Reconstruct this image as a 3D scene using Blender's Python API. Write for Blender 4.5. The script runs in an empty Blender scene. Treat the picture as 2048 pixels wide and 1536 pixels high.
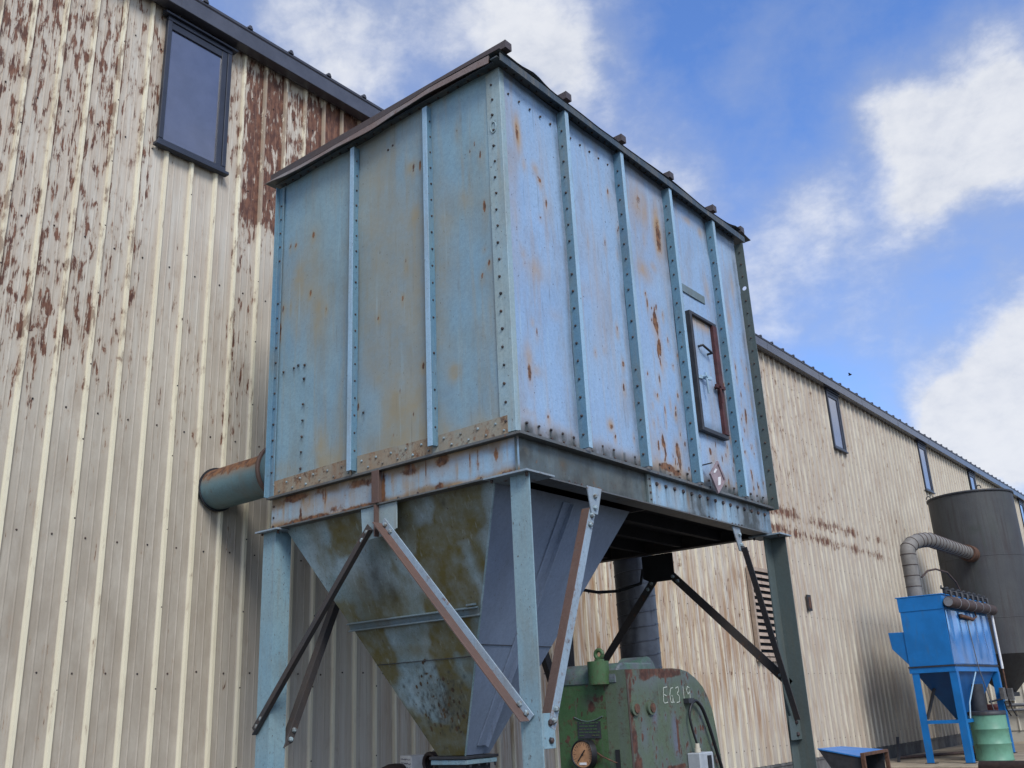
import bpy, math, random
import numpy as np
from mathutils import Vector, Matrix
random.seed(7)
scene = bpy.context.scene
C = scene.collection

# ------------------------------------------------------------------ small numpy noise
def _h(ix, iy, s):
    n = np.sin(ix * 127.1 + iy * 311.7 + s * 74.7) * 43758.5453
    return n - np.floor(n)
def vnoise(x, y, s=0):
    x = np.asarray(x, float); y = np.asarray(y, float)
    ix = np.floor(x); iy = np.floor(y); fx = x - ix; fy = y - iy
    fx = fx * fx * (3 - 2 * fx); fy = fy * fy * (3 - 2 * fy)
    a = _h(ix, iy, s); b = _h(ix + 1, iy, s); c = _h(ix, iy + 1, s); d = _h(ix + 1, iy + 1, s)
    return (a * (1 - fx) + b * fx) * (1 - fy) + (c * (1 - fx) + d * fx) * fy
def fbm(x, y, s=0, o=4):
    t = 0; a = .5; n = 0
    for i in range(o):
        t = t + a * vnoise(x * 2 ** i, y * 2 ** i, s + i * 13); n += a; a *= .5
    return t / n
def sstep(a, b, x):
    t = np.clip((x - a) / (b - a), 0, 1); return t * t * (3 - 2 * t)

# ------------------------------------------------------------------ mesh builder
class MB:
    def __init__(s): s.v = []; s.f = []; s.m = []; s.st = []; s.cur = 0; s.sm = []; s.smooth = False
    def add(s, vs, fs, st=None):
        o = len(s.v); s.v.extend([tuple(p) for p in vs])
        s.st.extend(st if st is not None else [(0, 0, 0)] * len(vs))
        for f in fs:
            s.f.append([i + o for i in f]); s.m.append(s.cur); s.sm.append(s.smooth)
        return s
    def box(s, x0, y0, z0, x1, y1, z1):
        return s.add([(x0,y0,z0),(x1,y0,z0),(x1,y1,z0),(x0,y1,z0),(x0,y0,z1),(x1,y0,z1),(x1,y1,z1),(x0,y1,z1)],
                     [(0,3,2,1),(4,5,6,7),(0,1,5,4),(1,2,6,5),(2,3,7,6),(3,0,4,7)])
    def extrude(s, prof, p, q, ax, ay):
        """2-D profile (ccw list) swept from p to q; ax, ay are its axes"""
        p, q, ax, ay = Vector(p), Vector(q), Vector(ax), Vector(ay)
        n = len(prof)
        vs = [p + ax * a + ay * b for a, b in prof] + [q + ax * a + ay * b for a, b in prof]
        fs = [(i, (i + 1) % n, n + (i + 1) % n, n + i) for i in range(n)]
        fs += [tuple(range(n))[::-1], tuple(range(n, 2 * n))]
        if (q - p).dot(ax.cross(ay)) < 0: fs = [f[::-1] for f in fs]
        return s.add(vs, fs)
    def bar(s, p, q, w, h, up=(0, 0, 1)):
        p, q = Vector(p), Vector(q); d = (q - p).normalized(); a = d.cross(Vector(up)).normalized(); b = a.cross(d)
        return s.extrude([(-w/2,-h/2),(w/2,-h/2),(w/2,h/2),(-w/2,h/2)], p, q, a, b)
    def angle(s, p, q, A, B, a, b, t):
        """L section: leg a along A, leg b along B, heel on the line p-q"""
        return s.extrude([(0,0),(a,0),(a,t),(t,t),(t,b),(0,b)], p, q, A, B)
    def tube(s, path, r, n=12, cap=True, rr=None):
        path = [Vector(p) for p in path]; sm = s.smooth; s.smooth = True
        vs = []; fs = []; k = len(path)
        t0 = (path[1] - path[0]).normalized()
        a = t0.orthogonal().normalized()
        for i, p in enumerate(path):
            t = (path[min(i + 1, k - 1)] - path[max(i - 1, 0)]).normalized()
            a = (a - t * a.dot(t)).normalized(); b = t.cross(a)
            R = rr[i] if rr else r
            vs += [p + (a * math.cos(2*math.pi*j/n) + b * math.sin(2*math.pi*j/n)) * R for j in range(n)]
        for i in range(k - 1):
            for j in range(n):
                fs.append((i*n + j, i*n + (j+1) % n, (i+1)*n + (j+1) % n, (i+1)*n + j))
        s.add(vs, fs); s.smooth = False
        if cap:
            s.add(vs[:n], [tuple(range(n))[::-1]]); s.add(vs[-n:], [tuple(range(n))])
        s.smooth = sm
        return s
    def cyl(s, p, q, r, n=16): return s.tube([p, q], r, n)
    def lathe(s, prof, c, n=32):
        """profile (r, z) round a vertical axis through c"""
        c = Vector(c); vs = []; fs = []; k = len(prof); sm = s.smooth; s.smooth = True
        for r, z in prof:
            vs += [c + Vector((r * math.cos(2*math.pi*j/n), r * math.sin(2*math.pi*j/n), z)) for j in range(n)]
        for i in range(k - 1):
            for j in range(n): fs.append((i*n + j, i*n + (j+1) % n, (i+1)*n + (j+1) % n, (i+1)*n + j))
        s.add(vs, fs); s.smooth = False
        s.add(vs[:n], [tuple(range(n))[::-1]]); s.add(vs[-n:], [tuple(range(n))]); s.smooth = sm
        return s
    def bolt(s, p, nrm, r=.014, h=.014):
        if r < .0145 and r > .0105:
            if random.random() < .03: return s
            k_ = random.uniform(.66, .86); r *= k_; h *= random.uniform(.7, 1)
        p, nrm = Vector(p), Vector(nrm).normalized(); a = nrm.orthogonal().normalized(); b = nrm.cross(a)
        n = 6; ph = random.random() * 6
        ring = lambda R, H: [p + nrm * H + (a * math.cos(ph + 2*math.pi*j/n) + b * math.sin(ph + 2*math.pi*j/n)) * R for j in range(n)]
        vs = ring(r * 1.15, 0) + ring(r, h * .7) + ring(r * .6, h)
        fs = []
        for i in range(2):
            for j in range(n): fs.append((i*n + j, i*n + (j+1) % n, (i+1)*n + (j+1) % n, (i+1)*n + j))
        fs.append(tuple(range(2*n, 3*n)))
        return s.add(vs, fs)
    def grid(s, P, nu, nv, paint=None, flip=False):
        """P(u, v) -> arrays x, y, z for u, v in 0..1"""
        u, v = np.meshgrid(np.linspace(0, 1, nu + 1), np.linspace(0, 1, nv + 1))
        x, y, z = P(u, v)
        vs = np.stack([x.ravel(), y.ravel(), z.ravel()], 1).tolist()
        st = None
        if paint is not None:
            r, g, b = paint(x, y, z)
            o = np.zeros_like(x)
            st = np.stack([(o + r).ravel(), (o + g).ravel(), (o + b).ravel()], 1).tolist()
        fs = []
        w = nu + 1
        for j in range(nv):
            for i in range(nu):
                q = (j*w + i, j*w + i + 1, (j+1)*w + i + 1, (j+1)*w + i)
                fs.append(q[::-1] if flip else q)
        return s.add(vs, fs, st)
    def prism(s, poly, ext):
        """closed 3-D polygon extruded by a vector"""
        ext = Vector(ext); poly = [Vector(p) for p in poly]; n = len(poly)
        nr = Vector((0, 0, 0))
        for i in range(n): nr += poly[i].cross(poly[(i + 1) % n])
        if nr.dot(ext) > 0: poly = poly[::-1]
        vs = poly + [p + ext for p in poly]
        fs = [tuple(range(n)), tuple(range(n, 2*n))[::-1]] + [((i + 1) % n, i, n + i, n + (i + 1) % n) for i in range(n)]
        return s.add(vs, fs)
    def build(s, name, mats, parent=None, label=None, bevel=0, smooth=None):
        me = bpy.data.meshes.new(name)
        me.from_pydata(s.v, [], s.f)
        if not isinstance(mats, (list, tuple)): mats = [mats]
        for m in mats: me.materials.append(m)
        me.polygons.foreach_set('material_index', s.m)
        me.polygons.foreach_set('use_smooth', [smooth if smooth is not None else x for x in s.sm])
        st = np.array(s.st, np.float32)
        if st.size and st.any():
            at = me.color_attributes.new('stain', 'FLOAT_COLOR', 'POINT')
            at.data.foreach_set('color', np.concatenate([st, np.ones((len(st), 1), np.float32)], 1).ravel())
        me.update()
        o = bpy.data.objects.new(name, me); C.objects.link(o)
        if parent is not None:
            o.parent = parent
            o.matrix_parent_inverse = parent['_w'] and Matrix.Translation(-Vector(parent['_w'])) if '_w' in parent else Matrix.Identity(4)
        if label: o['label'] = label
        if bevel:
            b = o.modifiers.new('bevel', 'BEVEL'); b.width = bevel; b.segments = 1; b.limit_method = 'ANGLE'; b.angle_limit = math.radians(50)
        return o

def thing(name, label, cat, loc, group=None):
    o = bpy.data.objects.new(name, None); C.objects.link(o)
    o.location = loc; o.empty_display_size = .3
    o['label'] = label; o['category'] = cat; o['_w'] = tuple(float(x) for x in loc)
    if group: o['group'] = group
    return o
def tag(o, label, cat, group=None):
    o['label'] = label; o['category'] = cat
    if group: o['group'] = group
    return o

# ------------------------------------------------------------------ node helpers
class NT:
    def __init__(s, tree):
        s.t = tree; s.t.nodes.clear()
    def n(s, typ, **kw):
        x = s.t.nodes.new(typ)
        for k, v in kw.items(): setattr(x, k, v)
        return x
    def L(s, a, b):
        if isinstance(a, bpy.types.NodeSocket): s.t.links.new(a, b)
        elif a is not None:
            if isinstance(a, (tuple, list)) and len(a) == 3 and b.type == 'RGBA': a = (*a, 1)
            b.default_value = a
    def math(s, op, a, b=None, c=None, clamp=False):
        x = s.n('ShaderNodeMath', operation=op, use_clamp=clamp)
        s.L(a, x.inputs[0]); s.L(b, x.inputs[1]); s.L(c, x.inputs[2]); return x.outputs[0]
    def vm(s, op, a, b=None):
        x = s.n('ShaderNodeVectorMath', operation=op); s.L(a, x.inputs[0]); s.L(b, x.inputs[1])
        return x.outputs['Value'] if op in ('DOT_PRODUCT', 'DISTANCE', 'LENGTH') else x.outputs[0]
    def mix(s, f, a, b, blend='MIX'):
        x = s.n('ShaderNodeMix', data_type='RGBA', blend_type=blend)
        s.L(f, x.inputs[0]); s.L(a, x.inputs[6]); s.L(b, x.inputs[7]); return x.outputs[2]
    def noise(s, vec, scale, detail=4, rough=.55, dist=0):
        x = s.n('ShaderNodeTexNoise'); s.L(vec, x.inputs['Vector']); x.inputs['Scale'].default_value = scale
        x.inputs['Detail'].default_value = detail; x.inputs['Roughness'].default_value = rough; x.inputs['Distortion'].default_value = dist
        return x.outputs[0]
    def ss(s, x, a, b, lo=0, hi=1):
        m = s.n('ShaderNodeMapRange', interpolation_type='SMOOTHSTEP'); s.L(x, m.inputs[0]); s.L(a, m.inputs[1]); s.L(b, m.inputs[2])
        s.L(lo, m.inputs[3]); s.L(hi, m.inputs[4]); return m.outputs[0]
    def pos(s): return s.n('ShaderNodeNewGeometry').outputs['Position']
    def sc(s, v, k): return s.vm('MULTIPLY', v, k)
    def bump(s, h, strength, dist=.01):
        x = s.n('ShaderNodeBump'); s.L(h, x.inputs['Height']); x.inputs['Strength'].default_value = strength; x.inputs['Distance'].default_value = dist
        return x.outputs[0]
    def out(s, col, rough=.6, normal=None, metal=0, spec=.4):
        b = s.n('ShaderNodeBsdfPrincipled'); o = s.n('ShaderNodeOutputMaterial')
        s.L(col, b.inputs['Base Color']); s.L(rough, b.inputs['Roughness']); s.L(metal, b.inputs['Metallic']); s.L(spec, b.inputs['Specular IOR Level'])
        if normal is not None: s.L(normal, b.inputs['Normal'])
        s.t.links.new(b.outputs[0], o.inputs[0]); return b
def newmat(name):
    m = bpy.data.materials.new(name); m.use_nodes = True; return m, NT(m.node_tree)

RUST_D = (.075, .036, .024); RUST_L = (.215, .105, .052)
def paint(name, c1, c2, tan=(.27, .22, .13), rust=.0, speck=.3, streak=.35, rough=.5, grime=(.045, .05, .045), seed=0, bumps=.25, spec=.35, big=1.2, tanbase=0.0, rc=None, age=.40):
    """weathered painted steel: two paint tones, tan staining, rust and grime"""
    m, t = newmat(name)
    p = t.vm('ADD', t.pos(), (seed * 3.7, seed * 1.9, seed * 5.3))
    at = t.n('ShaderNodeAttribute', attribute_name='stain'); sep = t.n('ShaderNodeSeparateColor'); t.L(at.outputs['Color'], sep.inputs[0])
    aR, aG, aB = sep.outputs
    nb = t.noise(p, big, 5, .6)
    base = t.mix(t.ss(nb, .35, .65), c1, c2)
    ns = t.noise(t.sc(p, (11, 11, .7)), 1.0, 5, .6)
    base = t.mix(t.math('MULTIPLY', t.ss(ns, .48, .72), streak), base, tan)
    nm = t.noise(p, 7, 6, .65)
    nf = t.noise(p, 34, 4, .7)
    # fine mottling of the paint
    base = t.mix(t.ss(nf, .35, .7, 0, .30), base, tuple(x * .5 for x in c1))
    nff = t.noise(p, 95, 3, .7); base = t.mix(t.ss(nff, .38, .68, 0, .28), base, tuple(min(.7, x * 1.3 + .02) for x in c2))
    nl = t.noise(t.sc(p, (3.2, 3.2, 1.1)), 1, 5, .65); base = t.mix(t.ss(nl, .45, .75, 0, age), base, tuple(x * .62 + .012 for x in tan))
    # staining
    tn = t.math('ADD', t.math('MULTIPLY', t.math('ADD', aB, tanbase), t.math('ADD', t.math('MULTIPLY', nm, 1.2), .35)), 0, clamp=True)
    base = t.mix(tn, base, tan)
    # grime
    g = t.math('MULTIPLY', aG, t.ss(nm, .25, .6, .5, 1.15), clamp=True)
    base = t.mix(g, base, grime)
    # rust
    rv = t.math('ADD', t.math('MULTIPLY', aR, 1.0), t.math('MULTIPLY', t.math('SUBTRACT', nm, .5), 1.3))
    rv = t.math('ADD', rv, t.math('MULTIPLY', t.math('SUBTRACT', nf, .5), .5))
    rmask = t.math('MULTIPLY', t.ss(rv, .30, .62), t.ss(aR, .02, .2))
    gl = t.math('ADD', t.math('MULTIPLY', nm, .6), t.math('MULTIPLY', nf, .4))
    grm = t.ss(gl, .70 - .26 * rust, .79 - .18 * rust)
    rm = t.math('MAXIMUM', rmask, grm) if rust > 0 else rmask
    ncol = t.noise(p, 16, 4, .6)
    base = t.mix(rm, base, t.mix(t.ss(ncol, .35, .65), *(rc or (RUST_D, RUST_L))))
    # chips
    chip = t.noise(t.sc(p, (1, 1, .55)), 55, 3, .6)
    if speck > 0:
        base = t.mix(t.ss(chip, .735 - .075 * speck, .765 - .075 * speck, 0, .8), base, (.06, .035, .028))
        run = t.noise(t.sc(p, (30, 30, 1.6)), 1, 4, .6); base = t.mix(t.ss(run, .60, .80, 0, .72 * min(1, speck + .3)), base, (.11, .10, .085))
        pale = t.noise(t.sc(p, (22, 22, 1.1)), 1, 4, .6); base = t.mix(t.ss(pale, .58, .8, 0, .35), base, tuple(min(.6, x * 1.35 + .03) for x in c2))
    hb = t.math('ADD', t.math('MULTIPLY', t.noise(p, 3, 3), 2.0), t.math('MULTIPLY', nf, .25))
    r = t.math('ADD', rough, t.math('MULTIPLY', rm, .35), clamp=True)
    t.out(base, r, t.bump(hb, bumps, .012), 0, spec)
    return m
def plain(name, col, rough=.6, var=.3, scale=8, metal=0, spec=.4, bumps=.15, col2=None, stretch=(1, 1, 1), dirt=0.0, dirtcol=(.06, .05, .04)):
    m, t = newmat(name); p = t.sc(t.pos(), stretch)
    n = t.noise(p, scale, 6, .65)
    c2 = col2 or tuple(x * (1 - var) for x in col)
    base = t.mix(t.ss(n, .35, .65), col, c2)
    if dirt:
        d = t.noise(t.sc(t.pos(), (6, 6, 1.2)), 1.3, 5, .65)
        base = t.mix(t.ss(d, .6 - .2 * dirt, .8 - .2 * dirt, 0, .85), base, dirtcol)
    t.out(base, rough, t.bump(n, bumps, .01), metal, spec)
    return m

BLUE1 = (.180, .315, .420); BLUE2 = (.235, .360, .420)
M = {}
M['panel_left'] = paint('left_panel_paint', (.165, .300, .405), (.210, .325, .375), tan=(.27, .245, .175), speck=.5, streak=.55, rough=.44, seed=1, big=.8)
M['panel_right'] = paint('right_panel_paint', (.235, .365, .555), (.275, .395, .545), tan=(.37, .255, .145), speck=.75, streak=.35, rough=.44, seed=2, big=.7)
M['stiff'] = paint('shaded_stiffener_paint', (.095, .205, .305), (.125, .235, .305), rust=0.3, speck=0.8, streak=.4, seed=3)  # darkened to paint inner-corner shade into the stiffener webs
M['lip'] = paint('stiffener_edge_paint', (.30, .46, .60), (.27, .42, .54), rust=0.22, speck=0.7, streak=.3, seed=4)
M['leg'] = paint('leg_paint', (.185, .315, .385), (.215, .320, .355), tan=(.23, .20, .14), rust=0.4, speck=1.0, streak=.45, seed=5)
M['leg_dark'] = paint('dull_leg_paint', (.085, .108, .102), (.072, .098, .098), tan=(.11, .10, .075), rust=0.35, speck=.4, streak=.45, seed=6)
M['beam'] = paint('ring_beam_paint', (.265, .42, .57), (.245, .37, .46), tan=(.30, .205, .115), rust=0.42, speck=0.9, streak=.5, seed=7)
M['beam_dirty'] = paint('grimy_beam_paint', (.15, .215, .25), (.125, .165, .165), tan=(.17, .14, .09), rust=0.45, speck=0.9, streak=.5, seed=8)
M['flange'] = paint('grimy_flange_paint', (.075, .085, .090), (.12, .13, .13), tan=(.12, .085, .055), rust=0.55, speck=.5, streak=.4, seed=44)
M['hopper_front'] = paint('mossy_hopper_paint', (.175, .275, .305), (.33, .44, .49), tan=(.120, .100, .032), rust=.0, rc=((.045, .032, .022), (.11, .07, .035)), speck=.9, streak=.4, seed=9, big=2.4)
M['hopper_side'] = paint('hopper_side_paint', (.215, .270, .365), (.190, .240, .330), tan=(.15, .15, .15), rust=.0, speck=.45, streak=.12, age=.25, bumps=.07, seed=10)
M['rusty'] = paint('rusted_strip', (.26, .275, .235), (.25, .185, .12), tan=(.25, .14, .075), rust=.8, speck=.5, streak=.75, seed=11, rough=.75, big=2.5)
M['roof'] = paint('roof_edge_steel', (.155, .105, .088), (.20, .19, .19), tan=(.13, .085, .07), rust=0.45, speck=.3, streak=.2, seed=12, rough=.6)
M['roof_dark'] = paint('dark_roof_steel', (.075, .055, .052), (.06, .055, .06), tan=(.08, .05, .04), rust=.3, speck=.3, streak=.2, seed=12, rough=.6)
M['roof_blue'] = paint('shaded_underside_paint', (.040, .060, .078), (.05, .068, .08), rust=.1, speck=.3, seed=13)  # darkened to paint in the shaded soffit under the roof edge
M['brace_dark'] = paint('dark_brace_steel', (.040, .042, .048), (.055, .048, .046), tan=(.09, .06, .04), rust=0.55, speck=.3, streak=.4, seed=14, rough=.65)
M['brace_rust'] = paint('rusty_brace_steel', (.125, .072, .056), (.10, .066, .056), tan=(.12, .085, .07), rust=0.5, speck=0.6, streak=.4, seed=15, rough=.7)
M['brace_grime'] = paint('grimy_brace_steel', (.135, .125, .105), (.115, .095, .08), tan=(.2, .18, .15), rust=.35, speck=.8, streak=.3, seed=35, rough=.7)
M['brace_blue'] = paint('brace_paint', (.26, .34, .41), (.23, .30, .35), tan=(.23, .19, .15), rust=0.62, speck=0.9, streak=.5, seed=16)
M['bolt'] = plain('dark_bolt', (.022, .022, .026), .6, .4, 14, col2=(.075, .045, .035))
M['bolt_pale'] = plain('painted_bolt', (.28, .38, .42), .5, .5, 30, col2=(.12, .10, .08))
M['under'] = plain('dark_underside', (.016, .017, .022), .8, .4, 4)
M['door_red'] = plain('red_primer_frame', (.085, .028, .028), .7, .4, 10, dirt=.3)
M['dark_steel'] = plain('dark_steel', (.035, .038, .045), .55, .4, 9, dirt=.3, dirtcol=(.07, .045, .03))
M['spiral'] = plain('dark_spiral_duct', (.15, .152, .165), .4, .35, 5, metal=.3, spec=.5, dirt=.3, dirtcol=(.03, .03, .032))
M['inlet'] = paint('inlet_pipe_paint', (.12, .215, .24), (.10, .18, .20), tan=(.20, .13, .08), rust=0.35, speck=0.4, streak=.1, seed=17)
M['placard'] = plain('faded_placard', (.30, .235, .25), .6, .25, 14, dirt=.3)
M['white'] = plain('white_paint', (.72, .72, .72), .6, .15, 20)
M['green'] = paint('green_machine_paint', (.042, .100, .036), (.056, .110, .042), tan=(.09, .10, .07), rust=0.75, speck=1.0, streak=.2, rc=((.052, .026, .020), (.115, .052, .036)), seed=18, rough=.5, age=.12, bumps=.35)
M['green_grey'] = paint('dull_green_paint', (.092, .124, .076), (.078, .108, .066), tan=(.115, .125, .165), rust=0.7, speck=1.0, streak=.25, rc=((.052, .026, .020), (.115, .052, .036)), seed=19, rough=.55, age=.12, bumps=.35)
M['teal_chip'] = paint('chipped_teal_paint', (.06, .13, .09), (.08, .09, .11), tan=(.22, .24, .21), rust=.55, speck=.9, streak=.3, rc=((.052, .026, .020), (.115, .052, .036)), seed=20, rough=.6, big=9, bumps=.6)
M['black'] = plain('black_rubber', (.014, .014, .016), .45, .3, 20)
M['dial'] = plain('aged_dial_face', (.42, .22, .11), .5, .25, 18)
M['grey_box'] = plain('grey_switch_box', (.36, .39, .41), .5, .15, 12, dirt=.2)
M['ivory'] = plain('ivory_plastic', (.50, .46, .36), .5, .2, 10)
M['chalk'] = plain('chalk_line', (.50, .54, .46), .9, .35, 90)
M['blue'] = plain('blue_enamel', (.006, .165, .47), .42, .2, 2.2, spec=.45, bumps=.08, dirt=.32, dirtcol=(.03, .13, .30))
M['blue_gloss'] = plain('glossy_blue_enamel', (.05, .22, .55), .14, .2, 2, spec=.8, bumps=.05)
M['blue_dark'] = plain('blue_enamel_hopper', (.008, .095, .28), .4, .2, 3, bumps=.05)
M['grey_duct'] = plain('dusty_grey_duct', (.20, .185, .165), .6, .25, 6)
M['silo'] = paint('dark_silo_paint', (.066, .070, .066), (.044, .045, .050), tan=(.04, .03, .03), rust=0.3, speck=.4, streak=.8, seed=21, rough=.6, big=.6)
M['drum_green'] = plain('mint_green_drum', (.13, .30, .205), .45, .15, 6, dirt=.12)
M['drum_red'] = plain('dull_red_drum', (.16, .035, .028), .55, .3, 6, dirt=.2)
M['rust_pipe'] = plain('rusty_pipe', (.075, .048, .040), .8, .5, 12, col2=(.045, .03, .028))
M['rust_frame'] = plain('rusty_frame', (.13, .065, .04), .8, .5, 18)
M['carton'] = plain('white_carton', (.66, .65, .62), .7, .12, 14)
M['ink'] = plain('black_ink', (.03, .03, .06), .7, .1)
M['coil'] = plain('brown_hose', (.035, .020, .018), .6, .3, 20)
M['gutter'] = plain('charcoal_gutter', (.070, .072, .085), .27, .25, 3, spec=.6, bumps=.03)
M['glass'] = plain('painted_reflection_glass', (.078, .086, .130), .16, .22, 2.5, spec=.9, bumps=.0)  # base colour paints in the sky's reflection on the panes
M['frame'] = plain('charcoal_window_frame', (.030, .035, .050), .4, .2, 5)
M['louvre'] = plain('tan_louvre', (.40, .305, .225), .55, .25, 6, dirt=.3, dirtcol=(.16, .1, .07))
M['concrete'] = plain('stained_concrete', (.17, .165, .155), .9, .5, 3, col2=(.085, .083, .08), bumps=.4, dirt=.35, stretch=(1, 1, .5))
M['padc'] = plain('pad_concrete', (.34, .28, .20), .9, .3, 3, bumps=.3, dirt=.2)
M['dirt'] = plain('gravelly_dirt', (.10, .088, .074), .95, .45, 7, bumps=.6)
M['annex'] = plain('annex_cream_siding', (.62, .58, .48), .6, .12, 2, dirt=.1, dirtcol=(.4, .33, .25))
M['conduit'] = plain('grey_conduit', (.24, .25, .27), .4, .2, 10, metal=.3)
M['teal'] = plain('dark_teal_steel', (.02, .075, .07), .6, .3, 6)
M['roofing'] = plain('dark_roofing', (.05, .05, .06), .5, .3, 4)

for _m in (M['glass'],):
    _b = [n for n in _m.node_tree.nodes if n.type == 'BSDF_PRINCIPLED'][0]
    _b.inputs['Coat Weight'].default_value = 1; _b.inputs['Coat IOR'].default_value = 1.6; _b.inputs['Coat Roughness'].default_value = .05
def siding_mat():
    m, t = newmat('weathered_cream_siding')
    P = t.pos()
    at = t.n('ShaderNodeAttribute', attribute_name='stain'); sep = t.n('ShaderNodeSeparateColor'); t.L(at.outputs['Color'], sep.inputs[0])
    dens, grime, tan = sep.outputs
    sx = t.n('ShaderNodeSeparateXYZ'); t.L(P, sx.inputs[0])
    rib = t.ss(sx.outputs[0], .004, .022)
    nb = t.noise(P, .7, 4, .6)
    pan = t.mix(t.ss(nb, .35, .65), (.51, .465, .385), (.575, .53, .445))
    st = t.noise(t.sc(P, (1, 26, .5)), 1, 5, .65)
    pan = t.mix(t.ss(st, .42, .75, 0, .45), pan, (.35, .305, .25))
    ribc = t.mix(t.ss(st, .45, .75, 0, .3), (.76, .70, .52), (.58, .49, .33))
    farf = t.ss(sx.outputs[1], 7, 17)
    ribc = t.mix(t.math('MULTIPLY', farf, .55), ribc, pan)
    base = t.mix(rib, pan, ribc)
    # rib shadow painted as a dark line at each rib foot, and brown smudges on the pans
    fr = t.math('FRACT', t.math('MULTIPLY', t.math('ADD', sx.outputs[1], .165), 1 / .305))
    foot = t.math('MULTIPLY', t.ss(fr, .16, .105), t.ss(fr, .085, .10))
    nsm = t.noise(t.sc(P, (1, 5.5, 2.1)), 1, 6, .68, .5)
    base = t.mix(t.math('MULTIPLY', t.ss(nsm, .52, .74, 0, .5), t.ss(rib, 0, 1, 1, .4)), base, (.30, .225, .16))
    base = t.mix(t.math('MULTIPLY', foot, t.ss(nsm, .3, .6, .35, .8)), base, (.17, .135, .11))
    # grey dirt, plus a soft shadow painted over the lower near wall
    ng = t.noise(t.sc(P, (1, 3, 1.2)), 1.5, 5, .65)
    gm = t.math('MULTIPLY', t.math('MULTIPLY', grime, t.ss(ng, .25, .7, .4, 1), clamp=True), t.ss(rib, 0, 1, 1, .18))
    base = t.mix(gm, base, (.325, .280, .222))
    # tan run-off beside ribs
    nt = t.noise(t.sc(P, (1, 17, .9)), 1, 5, .6, .4)
    tm = t.math('MULTIPLY', tan, t.ss(nt, .34, .66), clamp=True)
    base = t.mix(tm, base, t.mix(farf, (.33, .19, .095), (.345, .255, .195)))
    # flaked rust
    a = t.noise(t.vm('ADD', t.sc(P, (1, 15, 4.3)), (0, 3.3, 1.7)), 1, 5, .62, .35)
    b = t.noise(t.sc(P, (1, 85, 2.4)), 1, 3, .6)
    v = t.math('ADD', t.math('MULTIPLY', a, .68), t.math('MULTIPLY', b, .32))
    # each sheet wears on its own
    sheet = t.n('ShaderNodeTexWhiteNoise', noise_dimensions='1D')
    t.L(t.math('FLOOR', t.math('MULTIPLY', t.math('ADD', sx.outputs[1], .165), 1 / .305)), sheet.inputs['W'])
    clus = t.noise(t.sc(P, (1, 1.5, .8)), 1, 3, .5)
    dd = t.math('MULTIPLY', dens, t.math('ADD', t.math('ADD', .70, t.math('MULTIPLY', sheet.outputs[0], .35)), t.math('ADD', t.math('MULTIPLY', t.math('SUBTRACT', clus, .5), 1.0), t.math('MULTIPLY', foot, .25))))
    th = t.math('SUBTRACT', .685, t.math('MULTIPLY', dd, .30))
    dlt = t.math('SUBTRACT', v, th)
    rm = t.ss(dlt, -.008, .035)
    halo = t.ss(dlt, -.09, .02, 0, .45)
    on = t.ss(dens, .01, .1)
    cn = t.noise(t.sc(P, (1, 20, 8)), 1, 4, .6)
    rc = t.mix(t.ss(cn, .35, .65), (.085, .038, .026), (.185, .085, .05))
    base = t.mix(t.math('MULTIPLY', halo, on), base, (.36, .27, .19))
    base = t.mix(t.math('MULTIPLY', rm, t.math('MULTIPLY', on, t.ss(rib, 0, 1, 1, .55))), base, rc)
    fine = t.noise(t.sc(P, (1, 1, .5)), 40, 3)
    t.out(base, .62, t.bump(t.math('ADD', t.math('MULTIPLY', fine, .3), t.math('SUBTRACT', t.math('MULTIPLY', t.noise(P, 1.7, 3), 1.5), t.math('MULTIPLY', rm, .5))), .3, .012), 0, .3)
    return m
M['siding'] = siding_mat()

# ------------------------------------------------------------------ camera, light, sky
cam = bpy.data.cameras.new('camera'); co = bpy.data.objects.new('camera', cam); C.objects.link(co)
cam.sensor_width = 36; cam.lens = 33.604; cam.clip_end = 2000; cam.clip_start = .05
R = Vector((.7759664, .62919714, -.04457697)); U = Vector((.23696721, -.22528995, .94503491)); F = Vector((-.58457051, .74387862, .32391652))
mw = Matrix((R, U, -F)).transposed().to_4x4(); mw.translation = (8.316680, -5.223283, 1.6)
co.matrix_world = mw
scene.camera = co

SUN_AZ = (0.86, -0.50)      # horizontal direction towards the sun
SUN_EL = math.radians(43)
sd = Vector((SUN_AZ[0], SUN_AZ[1], 0)).normalized() * math.cos(SUN_EL) + Vector((0, 0, math.sin(SUN_EL)))
sl = bpy.data.lights.new('sun', 'SUN'); sl.energy = 1.9; sl.angle = math.radians(22); sl.color = (1, .975, .93)
so = bpy.data.objects.new('sun', sl); C.objects.link(so); so.rotation_euler = sd.to_track_quat('Z', 'Y').to_euler(); so.location = sd * 60

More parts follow.
